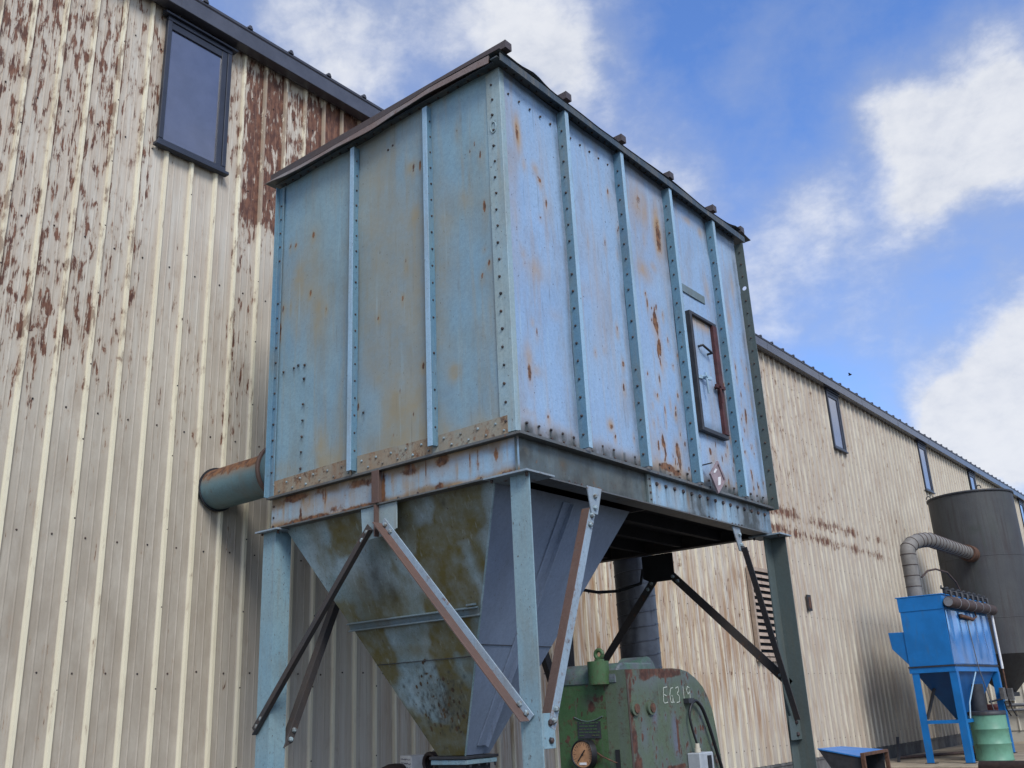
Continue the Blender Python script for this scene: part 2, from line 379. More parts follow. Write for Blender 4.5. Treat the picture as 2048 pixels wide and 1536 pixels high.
CLOUDS = [(-0.618, 0.457, 0.64, 0.071, 0.55), (-0.605, 0.534, 0.591, 0.074, 1.0), (-0.519, 0.573, 0.634, 0.083, 0.35), (-0.452, 0.63, 0.631, 0.083, 0.95), (-0.453, 0.669, 0.589, 0.065, 0.8), (-0.568, 0.439, 0.696, 0.139, 0.4), (-0.433, 0.566, 0.702, 0.117, 0.5), (-0.3, 0.762, 0.574, 0.042, 0.28), (-0.253, 0.759, 0.6, 0.054, 0.22), (-0.387, 0.775, 0.5, 0.059, 0.85), (-0.409, 0.731, 0.547, 0.054, 0.5), (-0.321, 0.851, 0.415, 0.08, 0.75), (-0.276, 0.853, 0.443, 0.042, 0.45), (-0.364, 0.857, 0.364, 0.058, 0.6), (-0.16, 0.864, 0.477, 0.078, 1.0), (-0.186, 0.838, 0.514, 0.047, 0.8), (-0.099, 0.841, 0.532, 0.059, 0.8), (-0.113, 0.885, 0.451, 0.067, 0.9), (-0.192, 0.876, 0.442, 0.047, 0.5), (-0.217, 0.889, 0.403, 0.057, 0.45), (-0.048, 0.874, 0.483, 0.09, 0.8), (-0.175, 0.951, 0.255, 0.08, 1.1), (-0.223, 0.942, 0.249, 0.047, 0.9), (-0.121, 0.949, 0.29, 0.083, 1.0), (-0.138, 0.937, 0.32, 0.044, 0.55), (-0.202, 0.956, 0.213, 0.061, 0.9), (-0.259, 0.912, 0.317, 0.049, 0.35), (-0.277, 0.895, 0.349, 0.055, 0.3), (-0.11, 0.978, 0.175, 0.089, 0.9), (0.22, 0.93, 0.28, 0.12, 1.1), (0.3, 0.9, 0.33, 0.12, 1.0)]  # last two: unseen clouds added to whiten the window reflections
def make_sky():
    w = bpy.data.worlds.new('World'); scene.world = w; w.use_nodes = True
    t = NT(w.node_tree)
    g = t.n('ShaderNodeTexCoord').outputs['Generated']
    d = t.vm('NORMALIZE', g)
    sky = t.n('ShaderNodeTexSky', sky_type='NISHITA', sun_disc=False)
    sky.sun_elevation = SUN_EL; sky.sun_rotation = math.atan2(SUN_AZ[0], SUN_AZ[1]); sky.air_density = 1.0; sky.dust_density = .4; sky.ozone_density = 3.0
    wn = t.n('ShaderNodeTexNoise'); t.L(d, wn.inputs['Vector']); wn.inputs['Scale'].default_value = 9; wn.inputs['Detail'].default_value = 6; wn.inputs['Roughness'].default_value = .55
    warp = t.vm('SUBTRACT', wn.outputs['Color'], (.5, .5, .5))
    dw = t.vm('ADD', d, t.sc(warp, (.11, .11, .11)))
    tot = None
    for x, y, z, r, k in CLOUDS:
        q = t.math('DIVIDE', t.vm('DISTANCE', dw, (x, y, z)), r * .90)
        e = t.math('MULTIPLY', t.math('POWER', .36, t.math('MULTIPLY', q, q)), k)
        tot = e if tot is None else t.math('ADD', tot, e)
    # the rest of the sky, out of the picture: broken cloud, brightened for fill light
    rest = t.ss(t.vm('DOT_PRODUCT', d, (-.37, .82, .44)), .76, .62)
    gn = t.noise(d, 2.4, 6, .6)
    tot = t.math('ADD', tot, t.math('MULTIPLY', rest, t.ss(gn, .36, .55)))
    n1 = t.noise(d, 13, 8, .6, .3)
    n3 = t.noise(t.sc(d, (1, 1, 1.7)), 34, 6, .62, .2)
    dens = t.math('ADD', tot, t.math('ADD', t.math('MULTIPLY', t.math('SUBTRACT', n1, .52), .80), t.math('MULTIPLY', t.math('SUBTRACT', n3, .5), .34)))
    cover = t.math('DIVIDE', t.math('ADD', dens, .06), 1.35, clamp=True)
    n2 = t.noise(d, 7, 6, .6, .4)
    ncl = t.math('ADD', t.math('MULTIPLY', n2, .6), t.math('MULTIPLY', t.ss(dens, .3, 1.35), .4))
    white = t.mix(t.ss(t.math('ADD', ncl, t.math('MULTIPLY', t.math('SUBTRACT', n3, .5), .35)), .30, .80), (2.9, 3.35, 4.4), (5.6, 5.75, 6.1))
    white = t.mix(rest, white, t.mix(1.0, white, (1.5, 1.47, 1.42), 'MULTIPLY'))  # unseen clouds boosted beyond the visible ones to add ambient light
    blue = t.mix(1.0, sky.outputs[0], (1.02, 1.27, 1.72), 'MULTIPLY')
    col = t.mix(t.math('MULTIPLY', cover, .97), blue, white)
    bg = t.n('ShaderNodeBackground'); t.L(col, bg.inputs[0]); bg.inputs[1].default_value = .1
    o = t.n('ShaderNodeOutputWorld'); t.t.links.new(bg.outputs[0], o.inputs[0])
make_sky()
scene.view_settings.view_transform = 'Standard'; scene.view_settings.look = 'None'
scene.view_settings.exposure = .55; scene.view_settings.gamma = 1
scene.cycles.max_bounces = 6

# ------------------------------------------------------------------ ground
def ground():
    b = MB()
    b.grid(lambda u, v: (-60 + 200 * u, -60 + 240 * v, 0 * u), 8, 8)
    o = b.build('ground', M['dirt']); o['kind'] = 'structure'
    b = MB(); b.box(.06, 16.3, -.1, 9, 26, .17)
    o = b.build('concrete_pad', M['padc'], bevel=.02); o['kind'] = 'structure'
    # tufts of dry grass along the pad's front edge
    b = MB()
    for i in range(1500):
        x = random.uniform(.1, 6); y = 16.25 - abs(random.gauss(0, .18)); h = random.uniform(.04, .16); a = random.uniform(0, 6.3)
        dx, dy = math.cos(a) * .008, math.sin(a) * .008; lx, ly = random.gauss(0, .04), random.gauss(0, .04)
        b.add([(x - dx, y - dy, 0), (x + dx, y + dy, 0), (x + lx, y + ly, h)], [(0, 1, 2)])
    o = b.build('grass', plain('dry_grass', (.11, .105, .04), .9, .4, 5)); o['kind'] = 'stuff'; tag(o, 'dry green grass along the front edge of the concrete pad', 'grass')
ground()

# ------------------------------------------------------------------ warehouse
PITCH = .305; RIB0 = -.165
def warehouse():
    W = thing('metal_warehouse', 'long cream ribbed metal warehouse with rust-flaked siding and charcoal gutter', 'warehouse', (-8, 20, 0))
    # profile along Y
    prof = [(-.036, 0), (-.017, .040), (.013, .040), (.030, 0), (.096, 0), (.102, .004), (.110, .004), (.116, 0),
            (.189, 0), (.195, .004), (.203, .004), (.209, 0)]
    k0 = -15; k1 = 224
    ys, xs = [], []
    for k in range(k0, k1):
        for a, h in prof: ys.append(RIB0 + PITCH * k + a); xs.append(h)
    ys = np.array(ys); xs = np.array(xs)
    nz = 46; zs = np.linspace(.45, 9.48, nz)
    Y, Z = np.meshgrid(ys, zs); X = np.tile(xs, (nz, 1)) + (fbm(Y * .9, Z * .6, 5) - .5) * .010
    # rust density, grey dirt with the painted near-wall shadow and tan run-off over the wall
    near = 1 - sstep(.3, 1.2, Y)
    d = near * (.22 + .36 * sstep(3.7, 5.2, Z) + .08 * sstep(6.5, 8.5, Z))
    d = np.where((Y > -.6) & (Y < .36) & (Z < 7.5), d * (.35 + .35 * sstep(6.2, 5.4, Z)), d)
    d = np.maximum(d, sstep(.30, .62, Y) * (1 - sstep(5.5, 9, Y)) * (sstep(6.4, 7.4, Z) * (.92 + .75 * sstep(1.3, 2.6, Y))) * (1 - .75 * sstep(9.0, 9.45, Z)))
    low = sstep(2.0, 4.5, Y) * (1 - sstep(13.0, 15.5, Y))
    d = np.maximum(d, low * .34 * sstep(1.0, 2.0, Z) * (1 - sstep(3.8, 5.5, Z)))
    far = sstep(11, 13.5, Y) * np.exp(-np.clip(Y - 14, 0, 99) / 22)
    d = np.maximum(d, far * (.30 * sstep(4.6, 6, Z) + .12))
    for zb in (5.52, 5.02):
        d = np.maximum(d, sstep(10, 12, Y) * (1 - sstep(18, 26, Y)) * (.75 + .7 * fbm(Y * 1.3, Z * 0, 77)) * np.exp(-((Z - zb) / .14) ** 2))
    g = near * (.85 * (1 - sstep(3.2, 6.0, Z)) + .10) * (.7 + .6 * fbm(Y * .7, Z * .5, 3)) + (1 - near) * (.10 + .55 * sstep(10, 22, Y) * fbm(Y * .5, Z * .4, 9)) + (1 - sstep(.45, 1.3, Z)) * .4
    ta = far * .55 + low * .80 * (1 - sstep(3.2, 5.2, Z)) * sstep(.4, 1.7, Z) + (1 - near) * .14 + near * .16 * sstep(4, 6, Z) * 1.5
    ta = np.clip(ta, 0, 1)
    b = MB()
    st = np.stack([d.ravel(), g.ravel(), ta.ravel()], 1).tolist()
    vs = np.stack([X.ravel(), Y.ravel(), Z.ravel()], 1).tolist()
    n = len(ys); fs = []
    for j in range(nz - 1):
        for i in range(n - 1): fs.append((j*n + i, j*n + i + 1, (j+1)*n + i + 1, (j+1)*n + i))
    b.add(vs, fs, st)
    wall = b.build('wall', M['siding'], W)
    # body of the building behind the sheet, end walls
    b = MB(); b.box(-16, ys[0] + .01, 0, -.05, ys[-1] - .01, 9.44)
    b.build('building_core', M['annex'], W)
    b = MB(); b.box(-.06, ys[0], 0, -.004, ys[-1], .449)
    b.box(-.05, ys[0], .40, .012, ys[-1], .446)
    b.build('foundation', M['concrete'], W)
    # screws
    b = MB()
    for zr in (.75, 2.08, 3.25, 4.42, 6.14, 7.43, 8.7):
        for k in range(k0 + 1, 140):
            y = RIB0 + PITCH * k + .14
            if -.62 < y < .3 and 7.42 < zr < 9.25: continue
            b.bolt((.001, y, zr + random.gauss(0, .006)), (1, 0, 0), .0085, .009)
    for k in range(-12, 120, 3):
        y = RIB0 + PITCH * k + .006
        for j in range(13):
            zz = 1.94 - .73 + .731 * j
            if zz > 9.2: break
            if -.62 < y < .3 and 7.42 < zz: continue
            b.bolt((.034, y, zz), (1, 0, 0), .0085, .009)
    s = b.build('screw', M['bolt'], W); s['kind'] = 'stuff'
    # gutter: a box section with an open shadow gap below, and the roof
    b = MB()
    L0, L1 = ys[0] - .1, ys[-1] + .1
    b.extrude([(0.0, .215), (.045, .20), (.155, .20), (.165, .205), (.165, .40), (.180, .415), (.180, .425), (.15, .425), (.15, .22), (.05, .225), (0, .24)], (0.04, L0, 9.0), (0.04, L1, 9.0), (1, 0, 0), (0, 0, 1))
    for y in np.arange(-3.6, 66, 3.05): b.extrude([(.166, .203), (.168, .203), (.168, .41), (.166, .41)], (0.04, y, 9.0), (0.04, y + .05, 9.0), (1, 0, 0), (0, 0, 1))
    b.build('gutter', M['gutter'], W, bevel=.004)
    b = MB()
    b.prism([(.21, L0, 9.435), (.21, L0, 9.455), (-16, L0, 11.48), (-16, L0, 9.46)], (0, L1 - L0, 0))
    for y in np.arange(L0 + .35, L1, .61):
        b.extrude([(-.035, 0), (.035, 0), (.014, .045), (-.014, .045)], (.225, y, 9.452), (-16, y, 11.48), (0, 1, 0), (0, 0, 1))
    b.build('roof', M['roofing'], W)
    # windows
    def window(y0, y1, z0, z1):
        fr = MB(); t = .055; xo = .085
        fr.box(.03, y0, z0 + t, xo, y0 + t, z1 - t); fr.box(.03, y1 - t, z0 + t, xo, y1, z1 - t)
        fr.box(.03, y0, z0, xo, y1, z0 + t); fr.box(.03, y0, z1 - t, xo, y1, z1)
        fr.box(.03, y1 - t - .075, z0 + t, .072, y1 - t, z1 - t); fr.box(.03, y0 + t, z1 - t - .09, .07, y1 - t - .075, z1 - t)
        f = fr.build('window', M['frame'], W, bevel=.006)
        h = MB(); h.prism([(.03, y0 - .05, z1 + .002), (.12, y0 - .05, z1 + .002), (.12, y0 - .05, z1 + .025), (.03, y0 - .05, z1 + .075)], (0, y1 - y0 + .1, 0)); h.build('hood', M['frame'], f)
        si = MB(); si.box(.03, y0 - .03, z0 - .04, .11, y1 + .03, z0 - .002); si.build('sill', M['frame'], f, bevel=.004)
        p = MB(); p.box(.036, y0 + t - .01, z0 + t - .01, .050, y1 - t - .07, z1 - t - .085); p.build('pane', M['glass'], f)
    window(-.62, .22, 7.49, 9.12)
    for y in (18.47, 26.05, 32.0, 39.8, 47.4): window(y, y + .82, 7.62, 9.15)
    # louvre
    fr = MB(); y0, y1, z0, z1 = 12.5, 13.85, 2.3, 4.1
    fr.box(.02, y0, z0, .10, y0 + .07, z1); fr.box(.02, y1 - .07, z0, .10, y1, z1); fr.box(.02, y0 + .07, z0, .10, y1 - .07, z0 + .07); fr.box(.02, y0 + .07, z1 - .07, .10, y1 - .07, z1)
    lv = fr.build('vent_louvre', M['louvre'], W)
    bk = MB(); bk.box(.036, y0 + .07, z0 + .07, .042, y1 - .07, z1 - .07); bk.build('backing', M['under'], lv)
    n = 13
    for i in range(n):
        z = z0 + .09 + (z1 - z0 - .16) * i / n
        sl_ = MB(); sl_.extrude([(.102, 0), (.104, .006), (.068, .072), (.060, .068)], (0, y0 + .071, z), (0, y1 - .071, z), (1, 0, 0), (0, 0, 1)); sl_.build('slat', M['louvre'], lv)
    ob = MB(); ob.box(.03, 15.30, 3.38, .06, 15.50, 3.72); o = ob.build('outlet_plate', M['dark_steel'], W)
    ob = MB(); ob.box(.0605, 15.345, 3.43, .066, 15.455, 3.67); ob.build('cover', M['rust_frame'], o)
    # conduits at the far lower wall
    ob = MB()
    for q in (0, .09):
        ob.tube([(.06, 24.2, 1.9), (.06, 24.2 + q, 1.34 - q), (.08, 24.5 + q, 1.18 - q), (.09, 24.9, 1.12 - q), (.09, 27.6, 1.12 - q)], .028, 8)
    ob.build('conduit', M['conduit'], W)
warehouse()

# low annex closing the yard far behind the silo
def annex():
    A = thing('low_annex', 'low cream metal annex with grey pipes behind the dark silo', 'building', (6, 28, 0))
    prof = [(-.03, 0), (-.012, .03), (.012, .03), (.03, 0)]
    b = MB(); vs = []; n = 0
    xs = []
    for k in range(0, 40):
        for a, h in prof: xs.append((.4 + .305 * k + a, 27.7 - h))
    for z in (.4, 3.1): vs += [(x, y, z) for x, y in xs]
    n = len(xs); b.add(vs, [(i, i + 1, n + i + 1, n + i) for i in range(n - 1)])
    b.box(.05, 27.72, 0, 12.6, 31, 3.2); b.build('wall', M['annex'], A)
    b = MB(); b.box(.05, 27.55, 3.2, 12.7, 31, 3.3); b.build('roof', M['gutter'], A)
    b = MB(); b.cyl((.3, 27.58, 1.12), (12.4, 27.58, 1.12), .05, 8); b.build('pipe', M['conduit'], A)
    b = MB(); b.cyl((.3, 27.56, .98), (12.4, 27.56, .98), .035, 8); b.build('pipe', M['conduit'], A)
    for x in (.7, 2.1):
        b = MB(); b.box(x, 27.5, 1.25, x + .35, 27.66, 1.5); b.build('junction_box', M['grey_box'], A)
annex()

# ------------------------------------------------------------------ the big dust collector
X0, X1, Y1, ZT, ZP, ZB = 1.40, 4.226, 4.264, 6.65, 3.494, 3.203
def spotfield(a, z, spots, ch, seed):
    out = np.zeros_like(a)
    n = .25 + 1.5 * fbm(a * 7, z * 3.0, seed)
    for (sa, sz, ra, rz, k, c) in spots:
        if c == 0 and ch == 2: ra, rz, k = ra * 2.4 + .008, rz * 1.7 + .02, k * .42; sz = sz - rz * .25
        elif c != ch: continue
        q = ((a - sa) / ra) ** 2 + ((z - sz) / rz) ** 2
        out = np.maximum(out, np.where(q < 9, k * np.exp(-q) * n, 0))
    return out
def dripfield(a, z, pts, ln=.09, w=.011):
    out = np.zeros_like(a)
    for (pa, pz) in pts:
        dz = pz - z
        out = np.maximum(out, np.where((dz > -.01) & (dz < ln) & (np.abs(a - pa) < w * 3), np.exp(-((a - pa) / w) ** 2) * (1 - np.clip(dz / ln, 0, 1)), 0))
    return out
def chips(n, a0, a1, z0, z1, seed, zbias=1.0):
    r = random.Random(seed); out = []
    for i in range(n):
        out.append((r.uniform(a0, a1), z0 + (z1 - z0) * r.random() ** zbias, r.uniform(.005, .012), r.uniform(.012, .045), r.uniform(.8, 1.6), 0))
    return out

def collector():
    D = thing('dust_collector', 'large rusty blue riveted steel dust collector on braced legs beside the warehouse', 'dust collector', (2.81, 2.13, 0))
    def part(mb, name, mat, label=None, bevel=0, parent=D): return mb.build(name, mat, parent, label, bevel)
    # ---------------- left (short) panel, facing -Y
    sp = [(1.95,4.97,.12,.30,.62,2),(2.07,3.85,.10,.22,.8,2),(3.65,4.11,.07,.07,.75,2),(3.05,3.96,.28,.20,.55,2),(3.22,6.12,.08,.06,.6,2),
          (3.81,5.56,.06,.10,.55,2),(4.11,5.50,.018,.06,1.3,0),(1.43,5.96,.015,.05,1.4,0),(1.46,5.10,.02,.12,1.3,0),(1.50,5.30,.012,.05,1.2,0),(1.44,5.75,.012,.06,1.2,0),
          (2.00,5.15,.05,.10,.55,2),(1.73,5.53,.10,.2,.4,2),(3.25,5.64,.05,.1,.4,2),(2.82,4.26,.1,.15,.3,2),(3.96,3.60,.2,.06,.5,2),(2.3,3.75,.2,.1,.4,2),(1.6,3.72,.15,.08,.4,2),
          (4.02,5.42,.012,.06,1.2,0),(4.0,5.9,.012,.05,1,0),(3.4,4.9,.02,.04,.5,2)]
    sp += chips(26, 1.5, 4.05, 3.7, 6.3, 3)
    bl = [(1.84,4.65),(1.69,4.66),(1.54,4.66),(1.835,4.52),(1.83,4.28),(1.828,4.13),(1.825,3.98),(1.822,3.84),(1.82,3.69),(2.62,4.02),(1.75,4.67)]
    def pl(x, y, z):
        tan = spotfield(x, z, sp, 2, 21) + sstep(.45, .75, fbm(x * 1.3, z * .55, 31)) * .62 + sstep(.22, .0, z - 3.66) * .45 * sstep(.3, .6, fbm(x * 4, z * 2, 8))
        gr = dripfield(x, z, bl, .10) * .8
        return spotfield(x, z, sp, 0, 22), gr + .0 * x, np.clip(tan, 0, 1)
    b = MB(); b.smooth = True
    b.grid(lambda u, v: (X0 + (X1 - X0) * u, (fbm(u * 5, v * 4, 2, 3) - .5) * .034 * np.clip(np.minimum(u, 1 - u) * 12, 0, 1), ZP + (ZT - ZP) * v), 150, 150, pl)
    b.smooth = False; b.cur = 1
    for q in bl: b.bolt((q[0], -.002, q[1]), (0, -1, 0), .013, .014)
    for q in ((2.93, 6.42), (2.99, 6.44)): b.bolt((q[0], -.002, q[1]), (0, -1, 0), .013, .014)
    part(b, 'side_panel', [M['panel_left'], M['bolt']])
    # ---------------- right (long) panel, facing +X
    sr = [(.21,4.07,.05,.16,.9,2),(.21,4.02,.03,.09,.75,0),(.30,4.05,.07,.05,.6,2),(.15,3.69,.09,.03,.7,2),(1.27,3.81,.05,.06,.85,2),(1.28,3.80,.03,.03,.6,0),(.22,6.11,.05,.20,.95,2),(.21,6.10,.022,.14,.65,0),
          (.28,5.85,.04,.06,.6,2),(.43,5.87,.05,.07,.85,2),(2.14,6.25,.13,.18,.95,2),(2.12,6.27,.07,.09,.75,0),(2.45,6.02,.09,.27,1.0,2),(2.46,6.0,.055,.19,.8,0),(2.12,5.53,.16,.12,.65,2),(2.3,5.62,.08,.06,.6,2),(.35,4.91,.16,.10,.55,2),(.2,5.0,.05,.07,.5,2),
          (2.235,5.05,.035,.10,1.5,0),(2.25,4.98,.02,.10,1.3,0),(2.26,4.78,.028,.09,1.5,0),(2.225,4.72,.018,.06,1.4,0),(2.26,4.60,.03,.14,.6,2),
          (2.13,3.84,.022,.06,1.5,0),(2.15,3.76,.015,.10,1.2,0),(2.40,3.80,.030,.07,1.6,0),(2.42,3.70,.025,.10,1.4,0),(2.20,3.60,.14,.035,1.3,0),(2.33,3.575,.10,.03,1.2,0),
          (3.41,6.42,.07,.07,.7,2),(3.1,6.45,.15,.05,.6,2),(2.85,5.72,.05,.12,.4,2),(3.46,5.1,.02,.12,1.3,0),(3.86,5.6,.06,.18,.55,2),(4.05,6.0,.05,.3,.4,2),(3.40,5.75,.06,.2,.5,2),
          (3.97,4.45,.02,.10,1.4,0),(3.93,3.80,.02,.07,1.1,0),(3.12,3.82,.12,.15,.75,2),(3.05,3.9,.03,.05,.9,0),(3.2,3.66,.2,.1,.6,2),(1.85,4.1,.012,.35,1.0,0),(1.88,3.75,.012,.2,1.1,0),(3.66,5.2,.012,.25,1.0,0),
          (.58,4.60,.08,.06,.25,2),(1.05,4.95,.1,.1,.2,2),(2.65,5.05,.015,.12,.9,0)]
    sr += chips(40, .15, 2.2, 3.7, 6.2, 5) + chips(110, 2.0, 4.2, 3.65, 5.2, 6, 1.4) + chips(30, 3.5, 4.2, 3.6, 5, 9)
    stY = [.80, 1.70, 2.61, 3.55]
    low_b = []
    for a0, a1 in ((.06, .80), (.88, 1.70), (1.78, 2.61), (2.69, 3.55), (3.63, 4.2)):
        n = 5 if a1 - a0 > .65 else 4
        for i in range(n):
            low_b.append((a0 + (a1 - a0) * (i + .5) / n, 3.60 + .004 * math.sin(i * 7 + a0)))
            low_b.append((a0 + (a1 - a0) * (i + .55) / n, 3.535))
    top_b = []
    for a0, a1 in ((.02, .78), (.90, 1.68)):
        for i in range(5): top_b.append((a0 + (a1 - a0) * (i + .6) / 5.2, 6.44))
    def pr(x, y, z):
        tan = spotfield(y, z, sr, 2, 41) + sstep(.52, .80, fbm(y * 1.6, z * .8, 51)) * .32
        e = fbm(y * 6, z * 2, 61)
        gr = dripfield(y, z, low_b, .08, .012) * .9 + sstep(.16, .02, z - ZP - .1 * (e - .5)) * .85 + sstep(2.6, 3.0, y) * sstep(.35, .05, z - ZP - .3 * (e - .4)) * .25
        tan = tan + sstep(.22, .06, z - ZP - .12 * (e - .5)) * .5
        # dirt washed down beside each stiffener
        for s_ in stY + [4.2]: gr = np.maximum(gr, np.exp(-((y - s_ + .02) / .035) ** 2) * .40 * sstep(.35, .6, e + .1))
        return spotfield(y, z, sr, 0, 42), np.clip(gr, 0, 1), np.clip(tan, 0, 1)
    b = MB(); b.smooth = True
    b.grid(lambda u, v: (X1 + (fbm(u * 7, v * 4, 12, 3) - .5) * .036 * np.clip(np.minimum(u, 1 - u) * 16, 0, 1), Y1 * u, ZP + (ZT - ZP) * v), 230, 150, pr)
    b.smooth = False; b.cur = 1
    for a, z in low_b + top_b: b.bolt((X1 + .001, a, z), (1, 0, 0), .013, .015)
    part(b, 'side_panel', [M['panel_right'], M['bolt']])
    b = MB(); b.box(X0, 0.02, ZP, X0 + .006, Y1, ZT); part(b, 'side_panel', M['panel_left'])
    b = MB(); b.box(X0, Y1 - .006, ZP, X1, Y1, ZT); part(b, 'side_panel', M['panel_right'])
    b = MB(); b.box(X0 + .01, .01, ZP + .01, X1 - .01, Y1 - .01, ZP + .03); part(b, 'floor_plate', M['under'])
    # ---------------- stiffeners on the left panel: web on the +X side, lip pointing -X
    for xw, zb in ((2.545, 3.53), (3.468, 3.55)):
        b = MB(); d = .068
        b.extrude([(0, .001), (0, d), (-.052, d), (-.052, d - .012), (-.012, d - .012), (-.012, .013), (-.05, .013), (-.05, .001)], (xw, 0, zb), (xw, 0, 6.60), (1, 0, 0), (0, -1, 0))
        b.cur = 1
        for i in range(19):
            z = 3.70 + i * .153
            b.bolt((xw, -.034 - random.uniform(-.003, .003), z), (1, 0, 0), .0115, .010)
        b.cur = 2; b.box(xw - .053, -d - .0025, zb, xw - .001, -d + .0005, 6.595)
        part(b, 'stiffener', [M['stiff'], M['bolt'], M['lip']], bevel=.002)
    # ---------------- stiffeners on the right panel: web facing -Y, lip pointing +Y
    for i_, yw in enumerate(stY):
        b = MB(); d = .09
        b.extrude([(.001, 0), (d, 0), (d, .05), (d - .012, .05), (d - .012, .012), (.013, .012), (.013, .05), (.001, .05)], (X1, yw, ZP + .025), (X1, yw, 6.60), (1, 0, 0), (0, 1, 0))
        b.cur = 1
        for i in range(19):
            z = 3.63 + i * .154
            b.bolt((X1 + .045 + random.uniform(-.003, .003), yw, z), (0, -1, 0), .013, .014)
        b.cur = 2; b.box(X1 + d - .0005, yw + .001, ZP + .025, X1 + d + .0025, yw + .051, 6.595)
        part(b, 'stiffener', [M['stiff'], M['bolt'], M['lip']], bevel=.002)
    # ---------------- corner angles
    b = MB(); b.extrude([(-.135, 0), (.014, 0), (.014, -.06), (.004, -.06), (.004, -.0105), (-.135, -.0105)][::-1], (X1, -.012, ZP + .02), (X1, -.012, ZT - .02), (1, 0, 0), (0, -1, 0))
    b.cur = 1
    for i in range(21): b.bolt((X1 - .075 + .006 * (i % 2), -.012, 3.60 + i * .145), (0, -1, 0), .014, .015)
    b.cur = 0
    b.tube([(X1 - .07 + .028 * math.cos(a), -.016, 6.09 + .05 * math.sin(a)) for a in np.linspace(0, 6.283, 15)], .006, 6, cap=False)
    part(b, 'corner_angle', [paint('near_corner_paint', (.25, .37, .43), (.28, .36, .36), tan=(.30, .25, .17), rust=.32, speck=.8, streak=.5, seed=30), M['bolt']], bevel=.003)
    b = MB(); b.angle((X0, -.012, ZP + .0), (X0, -.012, ZT - .02), (1, 0, 0), (0, -1, 0), .075, .055, .01)
    b.cur = 1
    for i in range(20): b.bolt((X0 + .045, -.022, 3.57 + i * .15), (0, -1, 0), .013, .014)
    part(b, 'corner_angle', [M['stiff'], M['bolt']], bevel=.002)
    # far corner: outstanding flange with an open hole near its top
    b = MB()
    zh, rh = 6.02, .026; xa, xb = X1 + .001, X1 + .105
    b.angle((X1, Y1, ZP - .02), (X1, Y1, zh - .05), (1, 0, 0), (0, -1, 0), .105, .012, .01)
    b.angle((X1, Y1, zh + .05), (X1, Y1, 6.58), (1, 0, 0), (0, -1, 0), .105, .012, .01)
    n = 24; cx = X1 + .055
    for k in range(n):      # plate with a round opening
        a0, a1 = 2 * math.pi * k / n, 2 * math.pi * (k + 1) / n
        def edge(a):
            c, s_ = math.cos(a), math.sin(a); q = min(.05 / max(abs(c), 1e-6), .05 / max(abs(s_), 1e-6)); return (cx + c * q, zh + s_ * q)
        def ring(a): return (cx + rh * math.cos(a), zh + rh * math.sin(a))
        e0, e1, r0, r1 = edge(a0), edge(a1), ring(a0), ring(a1)
        b.prism([(e0[0], Y1 - .01, e0[1]), (e1[0], Y1 - .01, e1[1]), (r1[0], Y1 - .01, r1[1]), (r0[0], Y1 - .01, r0[1])], (0, .01, 0))
    b.cur = 1
    for i in range(20):
        z = 3.60 + i * .151
        if abs(z - zh) > .06: b.bolt((X1 + .055, Y1 - .0105, z), (0, -1, 0), .013, .014)
    part(b, 'corner_angle', [M['leg_dark'], M['bolt']])
    b = MB(); b.angle((X0 - .01, Y1 + .01, ZP), (X0 - .01, Y1 + .01, ZT), (1, 0, 0), (0, -1, 0), .1, .1, .01); part(b, 'corner_angle', M['leg_dark'])
    # ---------------- rusty strip along the foot of the left panel
    zf = lambda x: 3.645 + .01 * math.sin(x * 3)
    for xa, xb in ((1.41, 2.49), (2.56, 3.41), (3.48, 4.165)):
        b = MB(); n = 1
        for i in range(n):
            p, q = xa + (xb - xa) * i / n, xa + (xb - xa) * (i + 1) / n
            b.prism([(p, -.001, ZP + .012), (q, -.001, ZP + .012), (q, -.001, zf(q)), (p, -.001, zf(p))], (0, -.013, 0))
        b.cur = 1
        m = int((xb - xa) / .17)
        for i in range(m):
            b.bolt((xa + (xb - xa) * (i + .35) / m, -.0145, 3.60), (0, -1, 0), .013, .013)
            b.bolt((xa + (xb - xa) * (i + .8) / m, -.0145, 3.535), (0, -1, 0), .013, .013)
        part(b, 'base_strip', [M['rusty'], M['bolt_pale']])
    # ---------------- ring beams: channels with their flanges outwards
    fl = .05; RE = .028
    lb = [(1.80,3.29,.02,.12,1.2,0),(2.26,3.27,.10,.05,1.0,0),(2.80,3.29,.05,.15,1.2,0),(2.83,3.33,.02,.14,1.4,0),(3.13,3.43,.12,.05,.9,0),(3.50,3.44,.1,.05,.9,0),(4.01,3.38,.02,.06,1.5,0),(1.9,3.22,.5,.035,1.0,0),(2.5,3.22,.3,.04,1.1,0),
          (2.6,3.43,.25,.05,.8,0),(1.75,3.45,.2,.04,.8,0),(1.9,3.35,.25,.12,.6,2),(2.65,3.35,.2,.12,.7,2),(3.1,3.3,.12,.1,.5,2),(3.3,3.3,.05,.15,.6,2),(2.2,3.3,.2,.1,.6,2),(1.5,3.25,.1,.08,.5,2),(4.1,3.25,.12,.06,.6,2)]
    rr_ = random.Random(4)
    for i in range(46):
        x_ = rr_.uniform(1.45, 4.15); lb.append((x_, 3.42 - rr_.uniform(0, .08), rr_.uniform(.004, .016), rr_.uniform(.04, .16), rr_.uniform(.5, 1.0), 2))
        if i % 4 == 0: lb.append((x_, 3.40, .006, rr_.uniform(.05, .14), 1.0, 0))
        if i % 3 == 0: lb.append((x_, 3.225, rr_.uniform(.03, .1), .025, 1.0, 2))
